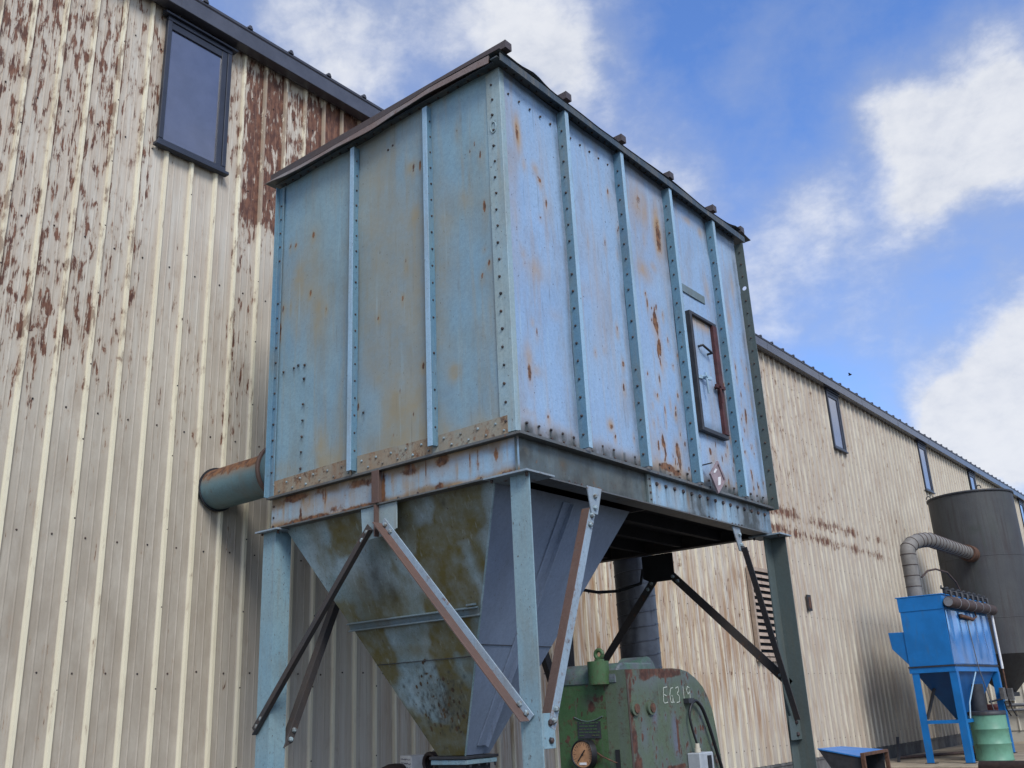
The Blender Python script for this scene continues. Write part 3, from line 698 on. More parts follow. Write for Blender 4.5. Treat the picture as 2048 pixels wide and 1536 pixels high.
    def pbl(x, y, z):
        e = fbm(x * 5, z * 6, 73); ed = np.maximum(sstep(.10, .0, 3.482 - z - .09 * (e - .5)), sstep(.07, .0, z - ZB - .012 - .07 * (e - .5)))
        hard = spotfield(x, z, lb, 0, 71) * .72 + ed * sstep(.52, .75, fbm(x * 7, z * 3, 74)) * .8
        return hard, ed * .45 * sstep(.3, .6, e), np.clip(spotfield(x, z, lb, 2, 72) + ed * .9, 0, 1)
    b = MB(); b.grid(lambda u, v: (X0 + (X1 - X0) * u, RE + 0 * u, ZB + .012 + (ZP - ZB - .024) * v), 180, 20, pbl)
    b.cur = 2
    b.box(X0 - .02, -.025, ZP - .010, X1 + .02, .10, ZP + .009)
    b.box(X0 - .02, -.025, ZB, X1 + .02, .10, ZB + .012)
    b.cur = 1
    for i in range(13):
        x = X0 + .12 + i * .215
        b.bolt((x, -.002, ZB + .012), (0, 0, 1), .013, .022)
    for z in (3.24, 3.32, 3.42):
        b.bolt((X0 + .03, RE, z), (0, -1, 0), .013, .013); b.bolt((X1 - .03, RE, z), (0, -1, 0), .013, .013)
    part(b, 'ring_beam', [M['beam'], M['bolt'], M['flange']])
    b = MB()                       # tee at the middle of the left beam
    b.box(2.795, -.035, ZB + .0125, 2.810, RE - .001, ZP - .013); b.box(2.765, -.046, ZB + .0125, 2.845, -.0352, ZP - .013)
    part(b, 'beam_stiffener', M['brace_rust'], 'rust-streaked stiffener at the middle of the left beam', .002)
    rb = [(.12,3.40,.05,.05,.7,2),(.95,3.30,.12,.08,.5,2),(.60,3.36,.05,.06,.9,2),(.8,3.27,.2,.03,.8,2),(1.4,3.3,.2,.1,.4,2),(2.5,3.38,.02,.15,.9,2),(2.0,3.40,.04,.04,.7,2)]
    def pbr(x, y, z):
        e = fbm(y * 5, z * 7, 83)
        dirty = (1 - sstep(1.80, 1.83, y)) + sstep(3.2, 3.7, y)
        gr = dirty * (.55 + .5 * (e - .5)) + sstep(.06, 0, z - ZB) * .5 + sstep(.05, 0, ZP - z) * .7
        gr = gr + (sstep(2.25, 2.7, y) * (1 - sstep(2.9, 3.1, y))) * .45 + sstep(.42, .62, fbm(y * 2.6, z * .8, 86)) * .45
        return spotfield(y, z, rb, 0, 81), np.clip(gr, 0, .92), spotfield(y, z, rb, 2, 82)
    b = MB(); XE = X1 - RE + .01
    b.grid(lambda u, v: (XE + 0 * u, Y1 * u, ZB + .012 + (ZP - ZB - .024) * v), 280, 20, pbr)
    b.cur = 2
    b.box(X1 - .12, .102, ZP - .010, X1 + .055, Y1 + .02, ZP + .012)
    b.box(X1 - .12, .102, ZB + .001, X1 + .04, Y1 + .02, ZB + .012)
    b.box(X1 + .021, -.022, ZP - .009, X1 + .055, .1015, ZP + .0105)
    b.cur = 1
    for y in (.62, .70, .78, .86, .94, 2.85, 2.92, 2.99, 3.32, 3.39, 3.46, 3.53): b.bolt((X1 + .01, y, ZB + .012), (0, 0, 1), .011, .03)
    part(b, 'ring_beam', [M['beam_dirty'], M['bolt'], M['flange']])
    b = MB()                        # proud splice plate on the farther half
    zz0, zz1 = ZB + .0125, ZP - .0105
    b.grid(lambda u, v: (XE + .014 + 0 * u, 1.86 + (Y1 - 1.865) * u, zz0 + (zz1 - zz0) * v), 170, 20, lambda x, y, z: (spotfield(y, z, rb, 0, 84), np.clip(pbr(x, y, z)[1] + dripfield(y, z, [(1.95 + .155 * i, 3.40) for i in range(15)], .16, .014) * .6, 0, .92), spotfield(y, z, rb, 2, 85) + .3 * sstep(.5, .7, fbm(y * 9, z * 2, 6))))
    b.box(XE + .0005, 1.858, zz0, XE + .0135, Y1 - .004, zz1)
    b.cur = 1
    for i in range(15): b.bolt((XE + .0145, 1.95 + .155 * i, 3.415), (1, 0, 0), .017, .018)
    part(b, 'splice_plate', [M['beam'], M['bolt']])
    b = MB(); b.box(XE + .001, 1.79, zz0, XE + .024, 1.852, zz1)
    b.cur = 1
    for z in (3.26, 3.32, 3.38, 3.44): b.bolt((XE + .024, 1.82, z), (1, 0, 0), .012, .012)
    part(b, 'beam_stiffener', [M['beam_dirty'], M['bolt']], bevel=.002)
    b = MB(); b.box(X0, .102, ZB, X0 + .1, Y1 - .102, ZB + .012); b.box(X0 + .03, .102, ZB + .012, X0 + .042, Y1 - .102, ZP - .013); part(b, 'ring_beam', M['brace_dark'])
    b = MB(); b.box(X0, Y1 - .1, ZB, X1 - .13, Y1, ZB + .012); b.box(X0, Y1 - .042, ZB + .012, X1 - .13, Y1 - .03, ZP - .013); part(b, 'ring_beam', M['brace_dark'])
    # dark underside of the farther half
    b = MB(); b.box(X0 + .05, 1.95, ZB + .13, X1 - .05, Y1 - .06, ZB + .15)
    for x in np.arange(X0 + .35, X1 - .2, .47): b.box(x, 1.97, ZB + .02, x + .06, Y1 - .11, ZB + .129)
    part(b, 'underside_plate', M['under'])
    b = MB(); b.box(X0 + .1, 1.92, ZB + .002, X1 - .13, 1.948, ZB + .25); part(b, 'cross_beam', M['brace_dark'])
    # ---------------- roof
    b = MB()
    wav = lambda t, s: (vnoise(t * 1.3, 0 * t + s, 5) - .5) * .07 + (vnoise(t * 4, 0 * t + s, 6) - .5) * .022 + (s == 2) * (.07 * np.exp(-((t - .42) / .12) ** 2) + .08 * np.exp(-((t - 3.72) / .14) ** 2))
    YO, XO = -.125, X1 + .115
    b.grid(lambda u, v: (X0 - .09 + (X1 - X0 + .205) * u, YO + (Y1 + .22 - YO) * v, ZT + .035 + wav(u * 3, 1) * (1 - v) * .6 + wav(v * 4, 2) * u * .6), 60, 60)
    b.cur = 1
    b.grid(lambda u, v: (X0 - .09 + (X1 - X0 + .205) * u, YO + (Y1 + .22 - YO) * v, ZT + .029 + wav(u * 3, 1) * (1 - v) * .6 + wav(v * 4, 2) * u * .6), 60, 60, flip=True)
    part(b, 'roof', [M['roof'], M['roof_blue']])
    b = MB()                         # turned-down wavy lip along the left edge
    n = 60
    for i in range(n):
        ua, ub = i / n * .965, (i + 1) / n * .965
        def q(u): 
            z = ZT + .031 + float(wav(np.array(u * 3), 1)) * .6
            return X0 - .09 + (X1 - X0 + .205) * u, z, (.030 + .055 * float(vnoise(np.array(u * 6.), np.array(3.), 9))) * min(1, u * 8 + .25)
        (xa, za, ha), (xb, zb_, hb) = q(ua), q(ub)
        b.add([(xa, YO, za), (xb, YO, zb_), (xb, YO - .012, zb_ - hb), (xa, YO - .012, za - ha), (xa, YO - .008, za + .004), (xb, YO - .008, zb_ + .004), (xb, YO - .020, zb_ - hb), (xa, YO - .020, za - ha)],
              [(4, 7, 6, 5), (0, 1, 2, 3), (3, 2, 6, 7), (4, 5, 1, 0)])
    part(b, 'roof_lip', M['roof'], 'bent rust-brown lip along the left edge of the roof')
    b = MB()                         # long edge angle under the roof on the right
    b.extrude([(.002, -.012), (.075, -.012), (.075, 0), (.002, 0)], (X1, -.11, ZT + .012), (X1, Y1 + .08, ZT + .012), (1, 0, 0), (0, 0, 1))
    b.extrude([(.102, -.05), (.110, -.05), (.110, .022), (.102, .022)], (X1, -.11, ZT), (X1, Y1 + .06, ZT), (1, 0, 0), (0, 0, 1))
    b.cur = 1
    for i in range(40): b.bolt((X1 + .03, .06 + i * .105, ZT), (0, 0, -1), .012, .016)
    part(b, 'roof_lip', [M['roof_blue'], M['bolt']])
    b = MB(); b.extrude([(-.002, -.012), (-.07, -.012), (-.07, 0), (-.002, 0)][::-1], (X0, 0, ZT + .012), (X1, 0, ZT + .012), (0, 1, 0), (0, 0, 1))
    b.cur = 1
    for i in range(24): b.bolt((X0 + .1 + i * .115, -.03, ZT), (0, 0, -1), .012, .016)
    part(b, 'roof_lip', [M['roof_blue'], M['bolt']])
    for i, y in enumerate((.0, .83, 1.73, 2.64, 3.58, 4.26)):
        b = MB(); z0 = ZT + .055; e = X1 + (.16 if i == 0 else .125)
        b.extrude([(-.04, 0), (.04, 0), (.04, .07), (.03, .07), (.03, .012), (-.03, .012), (-.03, .07), (-.04, .07)], (X0 - .05, y - (.06 if i == 0 else 0), z0), (e, y - (.06 if i == 0 else 0), z0), (0, 1, 0), (0, 0, 1))
        b.box(e - .01, y - .041 - (.06 if i == 0 else 0), z0 + .001, e + .002, y + .041 - (.06 if i == 0 else 0), z0 + .071)
        part(b, 'roof_beam', M['roof_dark'])
    # ---------------- legs
    LG = .17; tk = .012
    def leg(hx, hy, sx, sy, mat, capbox):
        b = MB(); b.angle((hx, hy, .02), (hx, hy, ZB - .016), (sx, 0, 0), (0, sy, 0), LG, LG, tk)
        l = part(b, 'leg', mat)
        c = MB(); x0, y0, x1, y1 = capbox; c.box(x0, y0, ZB - .0155, x1, y1, ZB - .002); c.cur = 1
        for px, py in ((x0 + .04, y0 + .05), (x1 - .04, y0 + .05)): c.bolt((px, py, ZB - .016), (0, 0, -1), .014, .03)
        c.build('cap_plate', [M['brace_blue'], M['bolt']], l)
        c = MB(); c.box(hx + min(0, sx * .25), hy + min(0, sy * .25), 0, hx + max(0, sx * .25), hy + max(0, sy * .25), .02); c.build('base_plate', mat, l)
        return l
    leg(4.153, .0, 1, 1, M['leg'], (3.96, -.07, 4.36, .26))
    leg(1.505, .0, -1, 1, [M['leg']], (1.30, -.07, 1.60, .26))
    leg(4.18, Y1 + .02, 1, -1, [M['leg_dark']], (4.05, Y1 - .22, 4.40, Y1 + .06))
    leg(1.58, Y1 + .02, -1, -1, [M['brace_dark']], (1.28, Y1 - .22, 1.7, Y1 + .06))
    # ---------------- gussets and braces
    def gusset(poly, ext, mat=M['brace_blue'], bolts=(), nrm=(0, -1, 0), label=None):
        b = MB(); b.prism(poly, ext); b.cur = 1
        for p in bolts: b.bolt(p, nrm, .02, .022)
        part(b, 'gusset', [mat, M['bolt_pale']], label, .002)
    gusset([(2.60, -.006, ZB - .001), (3.01, -.006, ZB - .001), (3.01, -.006, 2.99), (2.93, -.006, 2.955), (2.69, -.006, 2.94), (2.62, -.006, 2.97)], (0, .012, 0), paint('gusset_paint', (.25, .36, .42), (.24, .30, .30), tan=(.25, .2, .13), rust=.4, speck=.6, streak=.6, seed=33))
    b = MB(); b.box(2.798, -.05, 2.95, 2.812, -.0065, ZB - .001); part(b, 'gusset_rib', M['brace_rust'])
    def brace(p, q, A, B, mat, a=.09, bb=.075, under=None, fidx=(3, 4), nrm=(0, -1, 0)):
        b = MB(); b.angle(p, q, A, B, a, bb, .011); b.cur = 1
        if under is not None:
            for fi in fidx: b.m[fi] = 2
        P, Q, A_ = Vector(p), Vector(q), Vector(A).normalized(); d = (Q - P).normalized()
        for s_ in (.05, .13):
            for e, sg in ((P, 1), (Q, -1)): b.bolt(e + d * s_ * sg + A_ * a * .5 + Vector(nrm) * .004, nrm, .02, .022)
        return part(b, 'brace', [mat, M['bolt_pale']] + ([under] if under else []), bevel=.002)
    # left face, sloping down to the near leg (flat leg faces the viewer) and to the left leg
    d1 = (Vector((4.26, 0, 1.555)) - Vector((2.87, 0, 3.05))).normalized(); n1 = d1.cross(Vector((0, 1, 0)))
    n1 = n1 if n1.z > 0 else -n1
    brace((2.84, -.0065, 3.045), (4.23, -.0065, 1.53), n1, (0, -1, 0), M['brace_blue'], a=.062, bb=.10, under=M['brace_rust'])
    d2 = (Vector((1.33, 0, 1.55)) - Vector((2.74, 0, 3.05))).normalized(); n2 = d2.cross(Vector((0, 1, 0))); n2 = n2 if n2.z > 0 else -n2
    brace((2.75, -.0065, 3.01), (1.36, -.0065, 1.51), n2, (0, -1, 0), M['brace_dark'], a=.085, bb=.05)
    # right face
    gusset([(X1 + .088, .72, ZB - .002), (X1 + .088, .92, ZB - .002), (X1 + .088, .84, 2.99), (X1 + .088, .76, 2.99)], (.012, 0, 0), M['brace_blue'], [(X1 + .101, .81, 3.13), (X1 + .101, .80, 3.04)], (1, 0, 0))
    brace((X1 + .085, .755, 3.04), (X1 + .085, .09, 1.50), (0, 1, -.43), (-1, 0, 0), M['brace_blue'], a=.075, bb=.075, under=M['brace_rust'], fidx=(5,), nrm=(1, 0, 0))
    gusset([(X1 + .006, 3.30, ZB - .002), (X1 + .006, 3.46, ZB - .002), (X1 + .006, 3.47, 2.97), (X1 + .006, 3.40, 2.97)], (.012, 0, 0), M['brace_blue'], [(X1 + .019, 3.42, 3.13), (X1 + .019, 3.435, 3.03)], (1, 0, 0))
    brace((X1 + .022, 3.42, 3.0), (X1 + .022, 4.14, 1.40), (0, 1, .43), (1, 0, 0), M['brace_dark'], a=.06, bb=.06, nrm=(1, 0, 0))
    for ya, yb, za, xx, mt in ((.0125, .165, 1.36, 4.298, M['leg']), (4.02, Y1 + .006, 1.22, X1 + .010, M['leg_dark'])):
        b = MB(); b.box(xx, ya, za, xx + .011, yb, za + .22); b.cur = 1
        for k in (.05, .16): b.bolt((xx + .011, (ya + yb) / 2 + .02, za + k), (1, 0, 0), .02, .022)
        part(b, 'gusset', [mt, M['bolt']], bevel=.002)
    # far face
    gusset([(2.62, Y1 - .006, ZB - .002), (3.02, Y1 - .006, ZB - .002), (3.02, Y1 - .006, 2.95), (2.97, Y1 - .006, 2.90), (2.72, Y1 - .006, 2.90), (2.62, Y1 - .006, 2.95)], (0, .012, 0), M['under'])
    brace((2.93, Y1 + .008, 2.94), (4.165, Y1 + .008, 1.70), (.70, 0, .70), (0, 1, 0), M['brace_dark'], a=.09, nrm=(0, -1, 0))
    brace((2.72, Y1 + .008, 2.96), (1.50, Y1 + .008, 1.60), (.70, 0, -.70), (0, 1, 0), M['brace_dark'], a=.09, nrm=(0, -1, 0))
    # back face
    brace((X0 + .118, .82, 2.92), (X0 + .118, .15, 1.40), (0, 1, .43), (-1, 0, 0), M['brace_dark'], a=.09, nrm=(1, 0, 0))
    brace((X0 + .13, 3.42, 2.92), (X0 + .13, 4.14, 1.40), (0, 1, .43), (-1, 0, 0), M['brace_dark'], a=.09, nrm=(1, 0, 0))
    # ---------------- hopper
    T = [(1.56, .06), (3.96, .06), (3.96, 1.90), (1.56, 1.90)]; B = [(2.63, .82), (2.92, .82), (2.92, 1.12), (2.63, 1.12)]
    zt, zb = ZB + .005, 1.29
    hs = [(2.93,3.10,.35,.30,.95,2),(3.55,3.02,.3,.28,1.0,2),(3.4,2.5,.18,.2,.7,2),(1.9,3.0,.12,.3,.45,2),(2.55,2.45,.35,.2,.9,2),(2.35,2.62,.2,.2,.6,2),(3.1,2.45,.3,.12,.7,2),(2.75,2.1,.5,.08,.75,2),(3.62,2.75,.09,.35,.9,2),(2.9,2.2,.4,.1,.6,2),
          (2.5,2.7,.10,.25,.5,1),(2.62,2.55,.10,.12,.55,1),(3.42,3.13,.03,.03,.6,1),
          (2.86,1.72,.14,.18,.30,0),(2.82,1.60,.10,.18,.33,0),(2.86,1.72,.18,.2,.45,1),(2.80,1.82,.2,.08,.35,1)]
    rr2 = random.Random(12)
    for i in range(260):
        x = rr2.gauss(2.82, .14); z = rr2.gauss(1.68, .14); hs.append((x, z, rr2.uniform(.008, .02), rr2.uniform(.008, .022), rr2.uniform(.5, 1.0), 0 if i % 5 == 0 else 1))
    def ph(x, y, z):
        m = fbm(x * 2.2, z * 2.2, 93)
        tan = spotfield(x, z, hs, 2, 91) + sstep(.45, .62, m) * .95
        return spotfield(x, z, hs, 0, 92), spotfield(x, z, hs, 1, 94) + sstep(.1, 0, zt - z) * .3, np.clip(tan, 0, .92)
    def face(i, j, nu, nv, pf, dn):
        a, b_, c, d = T[i], T[j], B[j], B[i]
        def P(u, v):
            dn_ = (fbm(u * 5, v * 5, 7 + i) - .5) * (.009 if i == 0 else .002) * np.clip(np.minimum(np.minimum(u, 1 - u), np.minimum(v, 1 - v)) * 8, 0, 1)
            x = (d[0] + (c[0] - d[0]) * u) * (1 - v) + (a[0] + (b_[0] - a[0]) * u) * v
            y = (d[1] + (c[1] - d[1]) * u) * (1 - v) + (a[1] + (b_[1] - a[1]) * u) * v
            return x + dn_ * dn[0], y + dn_ * dn[1], zb + (zt - zb) * v
        return P
    b = MB(); b.smooth = True; b.grid(face(0, 1, 0, 0, None, (0, 1)), 110, 110, ph)
    b.smooth = False
    H = part(b, 'hopper', M['hopper_front'], 'mossy blue-green hopper below the box')
    def sub(mb, name, mat, bevel=0): return mb.build(name, mat, H, None, bevel)
    def psd(x, y, z): return 0 * x, np.clip(sstep(.5, .0, z - zb) * .0 + sstep(.15, 0, zt - z) * .3, 0, 1), 0 * x
    b = MB(); b.smooth = True; b.grid(face(1, 2, 0, 0, None, (1, 0)), 60, 70, psd); sub(b, 'hopper_side', M['hopper_side'])
    b = MB(); b.grid(face(2, 3, 0, 0, None, (0, 1)), 8, 8); b.grid(face(3, 0, 0, 0, None, (1, 0)), 8, 8); sub(b, 'hopper_side', M['hopper_side'])
    def on_front(z, u):
        v = (z - zb) / (zt - zb); xa = B[0][0] + (T[0][0] - B[0][0]) * v; xb = B[1][0] + (T[1][0] - B[1][0]) * v
        return Vector((xa + (xb - xa) * u, B[0][1] + (T[0][1] - B[0][1]) * v, z))
    nf = Vector((0, -(zt - zb), -(.76))).normalized()      # outward normal of the front face
    up = Vector((1, 0, 0)).cross(nf); up = up if up.z > 0 else -up
    b = MB(); p, q = on_front(2.34, -.01), on_front(2.34, .995)
    b.extrude([(-.035, .002), (.035, .002), (.035, .035), (.025, .035), (.025, .010), (-.025, .010), (-.025, .035), (-.035, .035)], p, q, up, nf)
    b.box(q.x - .10, q.y - .047, 2.375, q.x - .005, q.y - .03, 2.39)
    sub(b, 'stiffener', M['beam_dirty'], .002)
    b = MB(); b.bar(on_front(2.017, 0.0) + nf * .002, on_front(2.017, 1.0) + nf * .002, .006, .006); sub(b, 'weld_seam', M['dark_steel'])
    def on_side(z, u):
        v = (z - zb) / (zt - zb); ya = B[1][1] + (T[1][1] - B[1][1]) * v; yb = B[2][1] + (T[2][1] - B[2][1]) * v
        return Vector((B[1][0] + (T[1][0] - B[1][0]) * v, ya + (yb - ya) * u, z))
    ns_ = Vector((zt - zb, 0, -1.04)).normalized()
    b = MB(); b.extrude([(-.05, .002), (.05, .002), (.05, .05), (.038, .05), (.038, .014), (-.05, .014)], on_side(3.17, .5), on_side(1.36, .5), (0, 1, 0), ns_); sub(b, 'stiffener', M['hopper_side'], .002)
    b = MB(); b.bar(on_side(2.10, 0) + ns_ * .002, on_side(2.10, 1) + ns_ * .002, .006, .006); sub(b, 'weld_seam', M['dark_steel'])
    b = MB(); b.bar(on_side(zt - .02, 0) + ns_ * .004, on_side(zb, 0) + ns_ * .004, .012, .012); sub(b, 'weld_seam', M['hopper_front'])
    b = MB(); cxh, cyh = 2.775, .97
    b.cur = 1; b.box(cxh - .20, cyh - .20, 1.262, cxh + .20, cyh + .20, 1.284); b.cur = 0
    b.box(cxh - .19, cyh - .19, 1.222, cxh + .19, cyh + .19, 1.258); b.cur = 1
    b.box(cxh - .15, cyh - .15, .55, cxh + .15, cyh + .15, 1.224)
    for i in range(4):
        b.bolt((cxh + .2, cyh - .15 + .1 * i, 1.224), (0, 0, -1), .014, .03)
    sub(b, 'outlet_flange', [M['leg'], M['dark_steel']], .003)
    # ---------------- access door
    y0, y1, z0, z1 = 2.83, 3.37, 4.07, 5.32
    b = MB(); t = .042
    b.box(X1 + .001, y0, z0, X1 + .06, y0 + t, z1); b.box(X1 + .001, y0 + t, z1 - t * .8, X1 + .06, y1 + .02, z1); b.box(X1 + .001, y0 + t, z0, X1 + .055, y1 + .02, z0 + t)
    b.cur = 1; b.box(X1 + .001, y1 - .065, z0 + t, X1 + .065, y1 + .018, z1 - t * .8)
    dr = part(b, 'access_door', [M['dark_steel'], M['door_red']], 'narrow access door with dark frame and red-primed edge', .003)
    def pdoor(x, y, z): return np.zeros_like(x), sstep(.12, 0, z - z0 - .05) * .5, sstep(.22, .02, z1 - z) * 1.0 * sstep(.3, .6, fbm(y * 9, z * 5, 3))
    b = MB(); b.grid(lambda u, v: (X1 + .025 + 0 * u, y0 + t + (y1 - y0 - t - .065) * u, z0 + t + (z1 - z0 - 1.8 * t) * v), 40, 60, pdoor); b.build('door_leaf', M['panel_right'], dr)
    xh = X1 + .026
    b = MB(); b.tube([(xh, 3.00, 4.98), (xh + .05, 3.0, 4.98), (xh + .055, 3.10, 4.955), (xh + .055, 3.18, 4.94), (xh, 3.18, 4.94)], .013, 8); b.build('grab_handle', M['dark_steel'], dr)
    for yy, zz, m in ((2.98, 4.64, M['lip']), (3.26, 4.60, M['door_red'])):
        b = MB(); b.bar((xh - (.0 if yy < 3.1 else -.04), yy - .06, zz), (xh + .06, yy + .10, zz), .02, .035); b.tube([(xh + .055, yy, zz + .04), (xh + .06, yy, zz - .05), (xh + .055, yy + .02, zz - .17)], .012, 8); b.cyl((xh, yy, zz), (xh + .075, yy, zz), .018, 8)
        b.build('latch', [m], dr)
    b = MB(); b.box(X1 + .001, 2.80, 5.53, X1 + .018, 3.29, 5.62); part(b, 'cover_plate', M['beam_dirty'], bevel=.003)
    # ---------------- diamond placard hanging from the stiffener
    b = MB(); c0 = Vector((X1 + .115, 2.885, 3.60)); ax = Vector((.10, .96, -.12)).normalized(); az = Vector((.03, .14, .98)).normalized(); nx = ax.cross(az).normalized()
    s0 = .155
    dia = lambda s_, off: [c0 + nx * off + az * s_ * 1.05, c0 + nx * off - ax * s_ * .82, c0 + nx * off - az * s_ * 1.05, c0 + nx * off + ax * s_ * .82]
    b.prism(dia(s0, 0), nx * .008)
    o, i_ = dia(s0, .0085), dia(s0 * .82, .0085)
    for k in range(4): b.prism([o[k], o[(k + 1) % 4], i_[(k + 1) % 4], i_[k]], nx * .012)
    pl_ = part(b, 'placard_holder', M['placard'], 'faded pink-grey diamond placard holder hanging crooked')
    b = MB(); cw = c0 + nx * .009 + ax * .03 - az * .03
    b.prism([cw + ax * .022 + az * .05, cw - ax * .022 + az * .03, cw - ax * .02 - az * .05, cw + ax * .02 - az * .03], nx * .003)
    cw = c0 + nx * .009 - ax * .035 + az * .055
    b.prism([cw + ax * .03 + az * .02, cw - ax * .03 + az * .03, cw - ax * .03 - az * .03, cw + ax * .0 - az * .02], nx * .003)
    b.build('white_patch', M['white'], pl_)
    b = MB(); b.bar((X1 + .02, 2.80, 3.72), (X1 + .11, 2.84, 3.735), .03, .006); part(b, 'placard_bracket', M['dark_steel'])
    # ---------------- pipe through the warehouse wall
    b = MB(); yc, zc, r = .375, 3.87, .205; XF = 1.02
    def ppipe(x, y, z): 
        t_ = sstep(zc - .02, zc + r * .8, z + .05 * (fbm(x * 6, y * 6, 3) - .5)); return t_ * .9, 0 * t_, np.clip(t_ * 1.2 + sstep(zc - .05, zc + .1, z) * .3, 0, 1)
    b.smooth = True; b.grid(lambda u, v: (XF * u, yc + r * np.cos(v * 2 * math.pi), zc + r * np.sin(v * 2 * math.pi)), 30, 48, ppipe, flip=True); b.smooth = False
    b.tube([(XF + .04, yc, zc), (X0 + .005, yc, zc)], .255, 40, rr=[.245, .30])
    b.cur = 1; b.tube([(XF, yc, zc), (XF + .002, yc, zc), (XF + .038, yc, zc), (XF + .04, yc, zc)], .25, 40, rr=[.262, .27, .27, .262])
    b.cur = 2
    for k in range(16):
        a = 2 * math.pi * k / 16; b.bolt((XF - .001, yc + .237 * math.cos(a), zc + .237 * math.sin(a)), (-1, 0, 0), .013, .016)
    part(b, 'inlet_pipe', [M['inlet'], M['brace_rust'], M['bolt']])
    b = MB(); b.tube([(.036, yc, zc), (.050, yc, zc)], .225, 40); part(b, 'wall_collar', M['dark_steel'])
    # ---------------- spiral duct climbing the far side
    b = MB(); cx, cy, r = 2.17, 4.80, .235
    path = [(cx, cy, z) for z in np.arange(.2, 4.05, .15)]
    b.tube(path, r, 40)
    el = [(cx, cy - .30 * (1 - math.cos(a)), 4.04 + .30 * math.sin(a)) for a in np.linspace(.0, math.pi / 2, 7)] + [(cx, Y1 - .01, 4.34)]
    b.tube(el, r, 40)
    for z in np.arange(.35, 4.0, .165):
        ring = [(cx + r * 1.0 * math.cos(a), cy + r * 1.0 * math.sin(a), z + .026 * a / 6.283 * 6) for a in np.linspace(0, 6.283, 33)]
        b.tube(ring, .008, 5, cap=False)
    part(b, 'spiral_duct', M['spiral'])
    # thin conduit from the hopper to the far gusset
    b = MB(); b.tube([(2.2, 3.2, 2.85), (2.2, 3.95, 2.83), (2.35, 4.15, 2.84), (2.62, 4.20, 2.90), (2.66, 4.2, 3.05)], .018, 8); b.tube([(2.2, 3.2, 2.85), (2.2, 1.95, 2.90)], .018, 8)
    part(b, 'conduit', M['under'])
collector()

